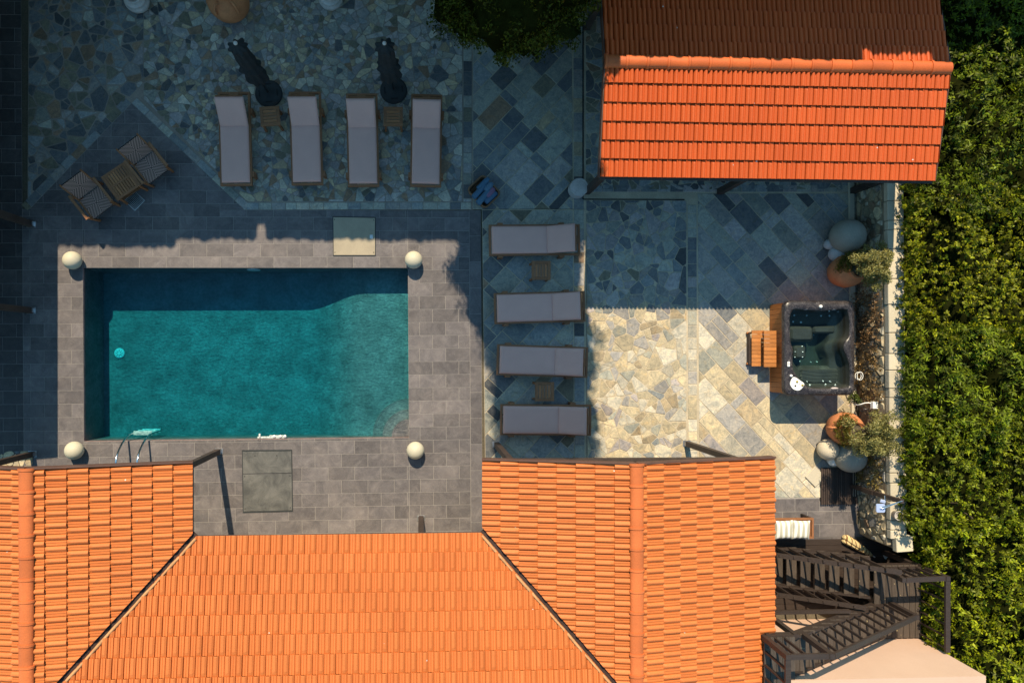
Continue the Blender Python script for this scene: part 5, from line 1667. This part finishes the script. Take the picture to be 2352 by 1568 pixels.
# shower
top = P(2072, 1151, 1.75); base = Vector((top.x, top.y, 0))
t = thing("outdoor_shower", "outdoor shower post with two pale blue heads by the duckboard", "shower", tuple(base))
mb = MB(); mb.bar(base, top, .085); mb.build("post", M['timber'], t, world=True)
mb = MB(); mb.bar((base.x - .045, base.y, .5), (base.x - .045, base.y, .86), .02, .10, up=(0, 1, 0)); mb.build("bracket", M['timber'], t, world=True)
hc = P(2025, 1167, 1.75); h2 = P(2028, 1151, 1.3)
M['blue_chrome'] = surf("pale_blue_plate", (.42, .50, .72), .3, .06, 5, 0, metal=.25)
mb = MB(); q = [Vector((hc.x, hc.y, 0)) + v for v in rrect(.095, .09, .03, 0, 5)]
mb.prism([(v.x, v.y) for v in q], 1.70, 1.725); mb.lathe([(.03, 1.725), (.022, 1.75), (0, 1.752)], (hc.x, hc.y, 0), 12); mb.build("rain_head", M['blue_chrome'], t, world=True)
mb = MB(); mb.box((h2.x, h2.y, 1.3), (.12, .075, .03), rz=-.3, bev=.012); mb.build("hand_shower", M['blue_chrome'], t, world=True)
mb = MB(); mb.tube([(hc.x, hc.y, 1.745), (hc.x + .03, hc.y, 1.76), (top.x - .03, top.y, 1.74)], .012, 8); mb.build("shower_arm", M['chrome'], t, world=True)
mb = MB(); mb.tube([(hc.x, hc.y + .03, 1.76), (top.x - .02, top.y + .02, 1.79)], .008, 8); mb.build("stay_rod", M['chrome'], t, world=True)
mb = MB(); mb.tube([h2 + Vector((.05, 0, 0)), Vector((base.x - .05, base.y + .03, 1.28))], .014, 8); mb.build("hand_bracket", M['chrome'], t, world=True)
sz = lambda zx, zy, z: P((2240 + zx / 4.611) * .784, (1320 + zy / 4.611) * .784, z)
mb = MB(); mb.tube([sz(1420, 480, .5), sz(1480, 500, .62), sz(1530, 550, .75), sz(1550, 600, .85), sz(1600, 610, .95), sz(1620, 660, 1.2)], .012, 8); mb.build("shower_hose", M['chrome'], t, world=True)
# pot plant on the coping
p = P(2062, 1183, 1.2); t = thing("coping_pot", "small clay pot of trailing succulent on the wall coping", "plant pot", (p.x, p.y, 1.09))
mb = MB(); mb.lathe([(0, 0), (.075, 0), (.10, .15), (.105, .155), (.09, .155), (.08, .12), (0, .12)], n=24); mb.build("pot", M['urn'], t)
small = np.array([[.06 + .05 * math.cos(k), .07 * math.sin(k * 1.7) - .02, .17 - .01 * k] for k in range(10)]) + np.array([p.x, p.y, 1.09])
pp, dd = multi([tuple(v) for v in small], [.075] * 10, 45, 900, shell=.2); leaf_cloud("succulent", pp, dd, M['green'], t, L=.045, W=.022, spread=.8, tone=(.7, 1.8), yellow=.9, seed=9)
# bench with two striped cushions
def stripe_mat():
    m, nt, out = new_mat("striped_cotton")
    bs = N(nt, "ShaderNodeBsdfPrincipled", Roughness=.95)
    uv = nt.nodes.new("ShaderNodeUVMap"); uv.uv_map = "UVMap"
    wv = N(nt, "ShaderNodeTexWave", Scale=1.15); wv.wave_profile = 'SIN'; nt.links.new(uv.outputs[0], wv.inputs["Vector"])
    k = ramp(nt, wv.outputs["Fac"], [(.46, (0, 0, 0)), (.54, (1, 1, 1))])
    nt.links.new(mixc(nt, 'MIX', k, (.44, .42, .33), (.74, .73, .70)), bs.inputs["Base Color"]); nt.links.new(bs.outputs[0], out.inputs[0])
    return m
M['stripe'] = stripe_mat()
a, b = P(1700, 1191, .45), P(1869, 1236, .45)
bn = thing("garden_bench", "dark teak garden bench with two striped cushions, half under the orange roof", "bench", ((a.x + b.x) / 2, (a.y + b.y) / 2, 0))
for i in range(12):
    mb = MB(); tone = random.uniform(.8, 1.2); mb.box((b.x - .11 - i * .1, (a.y + b.y) / 2, .43), (.086, a.y - b.y - .09, .022), col=(tone,) * 3); mb.build("slat", M['teak_y'], bn, world=True)
for yy in (a.y - .022, b.y + .022):
    mb = MB(); mb.bar((a.x, yy, .425), (b.x, yy, .425), .045, .06); mb.build("rail", M['teak'], bn, world=True)
mb = MB(); mb.bar((b.x - .025, a.y - .045, .426), (b.x - .025, b.y + .045, .426), .05, .058); mb.build("end_rail", M['teak_y'], bn, world=True)
for x in (a.x + .05, b.x - .03):
    for yy in (a.y - .03, b.y + .03):
        mb = MB(); mb.bar((x, yy, 0), (x, yy, .395), .055); mb.build("leg", M['timber'], bn, world=True)
def cushion(px0, px1, py0, py1, label, rz, tilt):
    a, b = P(px0, py0, .52), P(px1, py1, .52); w, h = b.x - a.x, a.y - b.y; mb = MB(); n = 14
    for sgn in (1, -1):
        rows, uvs = [], []
        for i in range(n + 1):
            r_ = []
            for j in range(n + 1):
                u, v = i / n * 2 - 1, j / n * 2 - 1
                pin = 1 - .07 * (u * u) * (1 - v * v) ; piy = 1 - .07 * (v * v) * (1 - u * u)
                x, y = u * w / 2 * (1 - .06 * (1 - v * v) * abs(u) ** 3), v * h / 2 * (1 - .06 * (1 - u * u) * abs(v) ** 3)
                z = sgn * .085 * (max(0, 1 - u ** 4) * max(0, 1 - v ** 4)) ** .6 + .006 * math.sin(u * 9 + v * 3)
                r_.append(Vector((x, y, z)))
            rows.append(r_)
        f0 = len(mb.f); mb.grid(rows if sgn > 0 else rows[::-1], smooth=True)
        for k in range(n * n):
            i, j = divmod(k, n); ii = (i, i, i + 1, i + 1); jj = (j, j + 1, j + 1, j)
            if sgn < 0: ii = tuple(n - q for q in ii)
            mb.uv[f0 + k] = [(ii[q] / n, jj[q] / n) for q in range(4)]
    o = mb.build("striped_cushion", M['stripe']); o.location = ((a.x + b.x) / 2, (a.y + b.y) / 2, .535); o.rotation_euler = (tilt, 0, rz)
    tag(o, label, "cushion", "striped cushions on the garden bench")
cushion(1778, 1820, 1194, 1237, "green-grey and white striped cushion half tucked under the roof edge", .02, .05)
cushion(1818, 1859, 1194, 1237, "green-grey and white striped cushion nearer the bench's open end", -.03, .05)
# rolled parasol on the deck
def zig_mat():
    m, nt, out = new_mat("beige_zigzag_cloth")
    bs = N(nt, "ShaderNodeBsdfPrincipled", Roughness=.9)
    tc = nt.nodes.new("ShaderNodeTexCoord")
    w = N(nt, "ShaderNodeTexWave", Scale=3.2, Distortion=5.0); w.inputs["Detail"].default_value = 1.5; w.inputs["Detail Scale"].default_value = 1.2; nt.links.new(tc.outputs["Object"], w.inputs["Vector"])
    k = ramp(nt, w.outputs["Fac"], [(.80, (0, 0, 0)), (.88, (1, 1, 1))])
    nt.links.new(mixc(nt, 'MIX', k, (.60, .45, .22), (.17, .085, .03)), bs.inputs["Base Color"]); nt.links.new(bs.outputs[0], out.inputs[0])
    return m
M['zig'] = zig_mat()
a, b = sz(1100, 1195, .13), sz(1475, 1425, .08)
t = thing("rolled_parasol", "rolled beige parasol with brown zigzags lying on the dark deck", "parasol", ((a.x + b.x) / 2, (a.y + b.y) / 2, .03))
d = (b - a); L = d.length; d.normalize(); sd = d.cross(Vector((0, 0, 1))).normalized()
for k, (o1, r0) in enumerate(((.045, .06), (-.035, .075))):
    mb = MB(); rows = []
    for (f, r) in ((-.02 - .04 * k, .55), (.0, .95), (.15, 1.0), (.4, .95), (.65, .75), (.85, .5), (.97, .3), (1.0, .15)):
        c = a + d * L * f + sd * o1 * (1 - f * .8); c.z = .03 + r0 * r
        rows.append([c + (sd * math.cos(2 * PI * j / 20) + Vector((0, 0, 1)) * math.sin(2 * PI * j / 20)) * r0 * r * (1 + .10 * math.cos(6 * 2 * PI * j / 20)) for j in range(20)])
    mb.grid(list(reversed(rows)), close_u=True); mb.face(list(reversed(rows[0]))); mb.build("cloth_roll", M['zig'], t, world=True)
mb = MB(); mb.tube([b + Vector((0, 0, -.02)), b + d * .05 + Vector((0, 0, -.02))], .014, 8); mb.build("tip", M['urn'], t, world=True)
p = sz(1630, 1418, .04); mb = MB(); mb.lathe([(0, 0), (.035, 0), (.06, .025), (.052, .027), (.03, .008), (0, .008)], n=20, wob=lambda a, z: 1 + .12 * math.sin(3 * a)); o = mb.build("shell_dish", M['white']); o.location = (p.x, p.y, .031)
tag(o, "little white shell dish on the dark deck near the stair rail", "dish")
# ------------------------------------------------------------------ deck, stairs, hedge, tree
M['deckwood'] = surf("dark_stained_decking", (.036, .024, .019), .55, .25, 3.0, .2, 30.0, bump=.3, grain=(1.2, 14, 14))
M['deckwood_y'] = surf("dark_stained_tread", (.064, .048, .037), .65, .3, 3.5, .25, 30.0, bump=.4, grain=(14, 1.2, 14), spots=(9.0, .70, (.26, .2, .11)))
mb = MB()
yd0 = P(1900, 1237).y; xd1 = P(2104, 1278).x; yy = yd0; k = 0
while yy > -5.9:
    tone = random.uniform(.8, 1.2); xe2 = min(xd1, xd1 - .28 + .5 * (yd0 - yy))
    mb.box(((6.9 + xe2) / 2, yy - .068, .017), (xe2 - 6.9, .130, .026), col=(tone,) * 3); yy -= .137
tag(mb.build("timber_deck", M['deckwood']), kind="structure")

xl = P(2008, 1340, 1.2).x; xr_ = P(2116, 1400, 1.2).x; yn = P(2060, 1290, 1.2).y - .07
stairs = thing("outdoor_stairs", "dark timber outdoor stairs doubling back at a railed landing against the salmon wall", "stairs", ((xl + xr_) / 2, -5.3, 0))
def part(name, fn, mat=None):
    mb = MB(); fn(mb); return mb.build(name, mat or M['deckwood'], stairs, world=True)
Y1a, Y1b, Y2a, Y2b = -4.45, -5.37, -5.44, -6.20
RISE1, RUN1, Z1 = .15, .246, 1.2
def rail_h(z): return z + .78
for i in range(8):                                         # lower flight, rising to the east
    z = RISE1 * (i + 1) - .0; x0 = xl - RUN1 * (7 - i)
    if i == 7: break
    for k in range(2):
        tone = random.uniform(.85, 1.2)
        part("tread", lambda mb: mb.box((x0 + .06 + k * .122, (Y1a + Y1b) / 2, z - .016), (.112, Y1a - Y1b, .032), col=(tone,) * 3), M['deckwood_y'])
for y in (Y1a - .03, Y1b + .03):
    part("stringer", lambda mb: mb.bar((xl - RUN1 * 8, y, -.02), (xl, y, Z1 - .14), .04, .2))
part("handrail", lambda mb: mb.bar((xl - RUN1 * 8, Y1a - .02, rail_h(.02)), (xl + .06, Y1a - .06, rail_h(Z1)), .10, .05))
part("handrail", lambda mb: mb.bar((xl - RUN1 * 8, Y1b + .02, rail_h(.02)), (xl - .5, Y1b + .02, rail_h(Z1 - .3)), .09, .05))
for i in range(8):
    x = xl - RUN1 * (7.85 - i); z = RISE1 * i
    part("baluster", lambda mb: mb.bar((x, Y1a - .02, z), (x, Y1a - .02, rail_h(z + .1) - .02), .035, .06, up=(0, 1, 0)))
    if i < 6: part("baluster", lambda mb: mb.bar((x, Y1b + .02, z), (x, Y1b + .02, rail_h(z + .1) - .02), .035, .05, up=(0, 1, 0)))
# landing
n = 8; w = (xr_ - xl) / n
for i in range(n):
    tone = random.uniform(.85, 1.2); part("landing_plank", lambda mb: mb.box((xl + w * (i + .5), (yn + Y2b) / 2, Z1 - .016), (w - .010, yn - Y2b, .032), col=(tone,) * 3), M['deckwood_y'])
for (x, y) in ((xl + .06, yn - .05), (xr_ - .05, yn - .05), (xr_ - .05, Y2b + .05), (xl + .06, -5.40)):
    part("post", lambda mb: mb.bar((x, y, 0), (x, y, Z1 - .05), .10))
part("edge_beam", lambda mb: mb.bar((xl, yn - .03, Z1 - .11), (xr_, yn - .03, Z1 - .11), .05, .15))
part("edge_beam", lambda mb: mb.bar((xr_ - .03, yn - .06, Z1 - .11), (xr_ - .03, Y2b, Z1 - .11), .05, .15))
NE = (xr_ - .03, yn - .04); SE = (xr_ - .03, Y2b + .02); NW = (xl + .09, yn - .06)
part("handrail", lambda mb: mb.bar((NW[0] + .06, NW[1], rail_h(Z1)), (NE[0] - .05, NE[1], rail_h(Z1)), .10, .05))
part("handrail", lambda mb: mb.bar((NE[0], NE[1] - .05, rail_h(Z1)), (SE[0], SE[1], rail_h(Z1)), .10, .05))
for q in (NW, NE):
    part("newel_post", lambda mb: (mb.bar((q[0], q[1], Z1 - .1), (q[0], q[1], rail_h(Z1) + .035), .09)))
part("bottom_rail", lambda mb: mb.bar((NW[0] + .1, yn - .03, Z1 + .09), (NE[0] - .06, yn - .03, Z1 + .09), .04, .06))
for i in range(4):
    x = NW[0] + .17 + i * .20; part("baluster", lambda mb: mb.bar((x, yn - .035, Z1 + .1), (x, yn - .035, rail_h(Z1) - .02), .03, .05, up=(0, 1, 0)))
for i in range(7):
    y = NE[1] - .24 - i * .245; part("baluster", lambda mb: mb.bar((xr_ - .035, y, Z1 - .05), (xr_ - .035, y, rail_h(Z1) - .02), .03, .04, up=(1, 0, 0)))
# upper flight, rising back to the west along the wall
Z2 = 2.9; xs2 = P(2022, 1403, 1.2).x + .02; NST = 10; RUN2 = (xs2 - 7.2) / NST; RISE2 = (Z2 - Z1) / NST
for j in range(1, NST):
    z = Z1 + RISE2 * j; x0 = xs2 - RUN2 * j
    for k in range(2):
        tone = random.uniform(.8, 1.2)
        part("tread", lambda mb: mb.box((x0 - .06 - k * .122, (Y2a + Y2b) / 2, z - .016), (.112, Y2a - Y2b, .032), col=(tone,) * 3), M['deckwood_y'])
for y in (Y2a - .03, Y2b + .03):
    part("stringer", lambda mb: mb.bar((xs2 + .05, y, Z1 - .1), (7.15, y, Z2 - .14), .04, .22))
pa = P(2104, 1434, rail_h(Z1)); pb = P(1910, 1527, rail_h(Z2))
part("handrail", lambda mb: mb.bar((pa.x, Y2a + .0, rail_h(Z1)), (pb.x + .05, Y2a + .0, rail_h(Z2)), .10, .05))
for (x, z0) in ((pa.x, Z1), (pb.x, Z2), (6.60, Z2)):
    part("newel_post", lambda mb: mb.bar((x, Y2a, z0 - .1), (x, Y2a, rail_h(z0) + .035), .095))
for j in range(1, 11):
    f = (j - .4) / 10.4; x = pa.x + (pb.x - pa.x) * f; z = Z1 + (Z2 - Z1) * f
    part("baluster", lambda mb: mb.bar((x, Y2a, z - .05), (x, Y2a, rail_h(z) - .02), .035, .05, up=(0, 1, 0)))
# upper landing
for i in range(5):
    tone = random.uniform(.8, 1.25); part("landing_plank", lambda mb: mb.box((6.63 + i * .122, -6.25, Z2 - .016), (.112, 1.66, .032), col=(tone,) * 3), M['deckwood_y'])
part("handrail", lambda mb: mb.bar((6.65, Y2a, rail_h(Z2)), (pb.x - .05, Y2a, rail_h(Z2)), .10, .05))
part("handrail", lambda mb: mb.bar((6.60, Y2a - .05, rail_h(Z2)), (6.60, -7.0, rail_h(Z2)), .10, .05))
for i in range(2):
    x = 6.78 + i * .19; part("baluster", lambda mb: mb.bar((x, Y2a, Z2 - .05), (x, Y2a, rail_h(Z2) - .02), .035, .05, up=(0, 1, 0)))
for i in range(5):
    y = Y2a - .25 - i * .25; part("baluster", lambda mb: mb.bar((6.60, y, Z2 - .05), (6.60, y, rail_h(Z2) - .02), .035, .05, up=(1, 0, 0)))
for (x, y) in ((6.68, Y2a + .02), (7.22, Y2a + .02)):
    part("post", lambda mb: mb.bar((x, y, 0), (x, y, Z2 - .05), .09))
part("edge_beam", lambda mb: mb.bar((6.6, Y2a + .02, Z2 - .12), (7.3, Y2a + .02, Z2 - .12), .05, .16))
part("tie_beam", lambda mb: mb.bar((6.9, Y2a + .06, 1.75), (9.0, Y2a + .06, 1.75), .06, .10))

# ------------------------------------------------------------------ hedge: five bushes grown together
M['leafcore'] = surf("shade_core", (.010, .012, .003), 1.0, .4, 6.0, .3, 40.0, spec=0.0)  # near-black hull that paints the shade in gaps between leaves
def hedge(label, py0, py1, x0, x1, ztop, L, W, mat, seed, per, clump, tint, yellow, flat=.45, slope=0.0, tone=(.5, 1.75)):
    """a bush filling world x0..x1 between two picture rows; its leaves sit in rounded sprays over a dark inside"""
    ya, yb = P(2150, py1, ztop).y, P(2150, py0, ztop).y
    t = thing("hedge_bush", label, "hedge bush", ((x0 + x1) / 2, (ya + yb) / 2, 0), group="bushes of the hedge behind the garden wall")
    rg = np.random.default_rng(seed)
    def top(x, y):
        e = min(1, (x - x0) / .55, (y - ya + .5) / .5, (yb - y + .5) / .5)
        s = ztop - .45 * (1 - max(0, e)) ** 2 + slope * (x - x0)
        return s + .24 * math.sin(x * 3.1 + seed + .8 * math.sin(y * 1.9)) * math.sin(y * 2.7 + seed * 2 + .7 * math.sin(x * 2.3)) + .10 * math.sin(x * 5.1 + y * 4.3 + seed)
    mb = MB(); nx, ny = 18, max(8, int((yb - ya) / .2))
    g = [[Vector((x0 + .10 + (x1 - x0 - .1) * i / nx, ya + (yb - ya) * j / ny, top(x0 + (x1 - x0) * i / nx, ya + (yb - ya) * j / ny) - .55)) for i in range(nx + 1)] for j in range(ny + 1)]
    mb.grid(g)
    mb.grid([[Vector((p.x, p.y, 0)) for p in (r[0] for r in g)], [r[0] for r in g]][::-1], smooth=False)
    mb.grid([[Vector((p.x, p.y, 0)) for p in g[0]], g[0]], smooth=False); mb.grid([g[-1], [Vector((p.x, p.y, 0)) for p in g[-1]]], smooth=False)
    mb.grid([[r[-1] for r in g], [Vector((r[-1].x, r[-1].y, 0)) for r in g]][::-1], smooth=False)
    mb.build("shade_core", M['leafcore'], t, world=True)
    n = int((x1 - x0) * (yb - ya + .3) * per * .85)
    x, y = rg.uniform(x0 - .04, x1, n), rg.uniform(ya - .15, yb + .15, n)
    dep = rg.exponential(.13, n).clip(0, .55)
    z = np.array([top(a_, b_) for a_, b_ in zip(x, y)]) - dep
    z += .15 * np.sin(x * 7.3 + 3 * np.sin(y * 2.1)) * np.sin(y * 6.7 + 2 * np.sin(x * 2.7)) * clump / .25 + .05 * np.sin(x * 15 + seed) * np.sin(y * 17 + x * 3)
    ax = np.stack([rg.normal(0, .55, n), rg.normal(0, .55, n), np.full(n, 1.0)], 1)
    nf = int((yb - ya) * per * .8)                          # the face over the wall
    fy, fz = rg.uniform(ya, yb, nf), rg.uniform(.75, ztop - .15, nf)
    c = np.concatenate([np.stack([x, y, z], 1), np.stack([x0 + rg.normal(.0, .07, nf) - .10 * (fz > 1.25), fy, fz], 1)])
    ax = np.concatenate([ax, np.stack([np.full(nf, -.7), rg.normal(0, .5, nf), rg.uniform(.3, 1.0, nf)], 1)])
    pp, dd, di = sprays(c, ax, 8, L, seed * 31)
    sp = np.repeat(rg.uniform(.5, 1.8, len(c)) * np.concatenate([1.12 - dep * .0, np.ones(nf)]), 8)[:, None]
    leaf_cloud("foliage", pp, dd, mat, t, L=L, W=W, spread=.33, tone=tone, yellow=yellow, seed=seed, tint=np.array(tint) * sp, dirs=di)
    mb = MB(); r2 = random.Random(seed)
    for _ in range(6):
        x, y = r2.uniform(x0 + .3, x1 - .3), r2.uniform(ya + .2, yb - .2); mb.tube([(x, y, 0), (x + .05, y, .7), (x + r2.uniform(-.2, .2), y + r2.uniform(-.2, .2), ztop - .4)], [.05, .04, .02], 7)
    mb.build("stem", M['bark'], t, world=True)
M['hedge'] = leaf_mat("glossy_hedge_leaf", (.078, .096, .0042), .3, .5, .22)
xw_ = wx(0) + .33
hedge("shade-tinted glossy hedge bush with pointed leaves beside the pavilion roof", -90, 470, xw_ + .02, 15.2, 2.05, .095, .036, M['hedge'], 1, 125, .30, (.72, .85, .9), .3)  # whole bush tinted down, standing in for the weaker light there
hedge("yellow-green hedge bush with small round leaf sprays beside the shaded coping", 440, 785, xw_ + .0, 15.2, 1.95, .062, .040, M['hedge'], 2, 190, .24, (1.15, 1.15, .8), .45)
hedge("hedge bush with long narrow leaves level with the hot tub", 760, 1000, xw_ + .0, 15.2, 2.0, .11, .028, M['hedge'], 3, 140, .28, (.95, 1.12, 1.2), .35)
hedge("dense mid-green hedge bush level with the sunlit pot", 970, 1230, xw_ + .0, 15.2, 1.95, .068, .038, M['hedge'], 4, 180, .24, (1.0, 1.1, .9), .45)
hedge("large bright hedge bush beside and below the dark stairs", 1205, 1690, xr_ + .12, 15.4, 2.0, .095, .038, M['hedge'], 5, 130, .30, (1.25, 1.35, .9), .5, slope=.06)

# ------------------------------------------------------------------ tall tree at the top, mostly above the picture
tc0 = G(1132, 90)
tr_ = thing("conifer_tree", "tall dark bushy tree at the top centre beside the pavilion roof", "tree", (tc0[0], tc0[1], 0))
def sway(z): return tc0[0] - .16 * math.exp(-((z - 5.7) / 1.0) ** 2)
def crown_r(z, a):
    base = [(1.7, .3), (2.1, 1.25), (2.8, 1.68), (3.6, 1.70), (6.0, 1.38), (8.5, 1.22), (10.2, 1.05), (11.6, .75), (12.6, .1)]
    for (z0, r0), (z1, r1) in zip(base[:-1], base[1:]):
        if z0 <= z <= z1:
            r = r0 + (r1 - r0) * (z - z0) / (z1 - z0); break
    else: r = .1
    return r * (1 + .10 * math.sin(3 * a + z * 1.7) + .08 * math.sin(5 * a - z * 2.3) + .05 * math.sin(9 * a + z * 5.1))
rg0 = random.Random(3)
mb = MB(); rows = []
for i in range(40):
    z = 1.75 + i * (12.5 - 1.75) / 39
    jr = [rg0.uniform(.78, 1.0) for _ in range(36)]
    rows.append([Vector((sway(z) + math.cos(2 * PI * k / 36) * crown_r(z, 2 * PI * k / 36) * jr[k], tc0[1] + math.sin(2 * PI * k / 36) * crown_r(z, 2 * PI * k / 36) * jr[k], z)) for k in range(36)])
mb.grid(rows, close_u=True); mb.face(rows[-1]); mb.face(rows[0][::-1]); mb.build("shade_core", M['leafcore'], tr_, world=True)
rg = np.random.default_rng(9); cs, rs = [], []
for k in range(1500):
    z = 1.9 + 10.6 * rg.random() ** 1.25; a = rg.uniform(0, 2 * PI); r = crown_r(z, a) * rg.uniform(.80, 1.04)
    cs.append((sway(z) + math.cos(a) * r, tc0[1] + math.sin(a) * r, z)); rs.append(rg.uniform(.12, .22))
pp, dd = multi(cs, rs, 44, 5000, shell=.35)
M['tree'] = leaf_mat("dark_tree_leaf", (.042, .052, .005), .2, .6, .1)
leaf_cloud("crown", pp, dd, M['tree'], tr_, L=.075, W=.036, spread=.5, tone=(.5, 1.5), yellow=.4, seed=77)
mb = MB(); mb.tube([(tc0[0], tc0[1], 0), (tc0[0] + .05, tc0[1], 1.2), (tc0[0], tc0[1] + .05, 5), (tc0[0], tc0[1], 11)], [.22, .18, .14, .04], 12); mb.build("trunk", M['bark'], tr_, world=True)
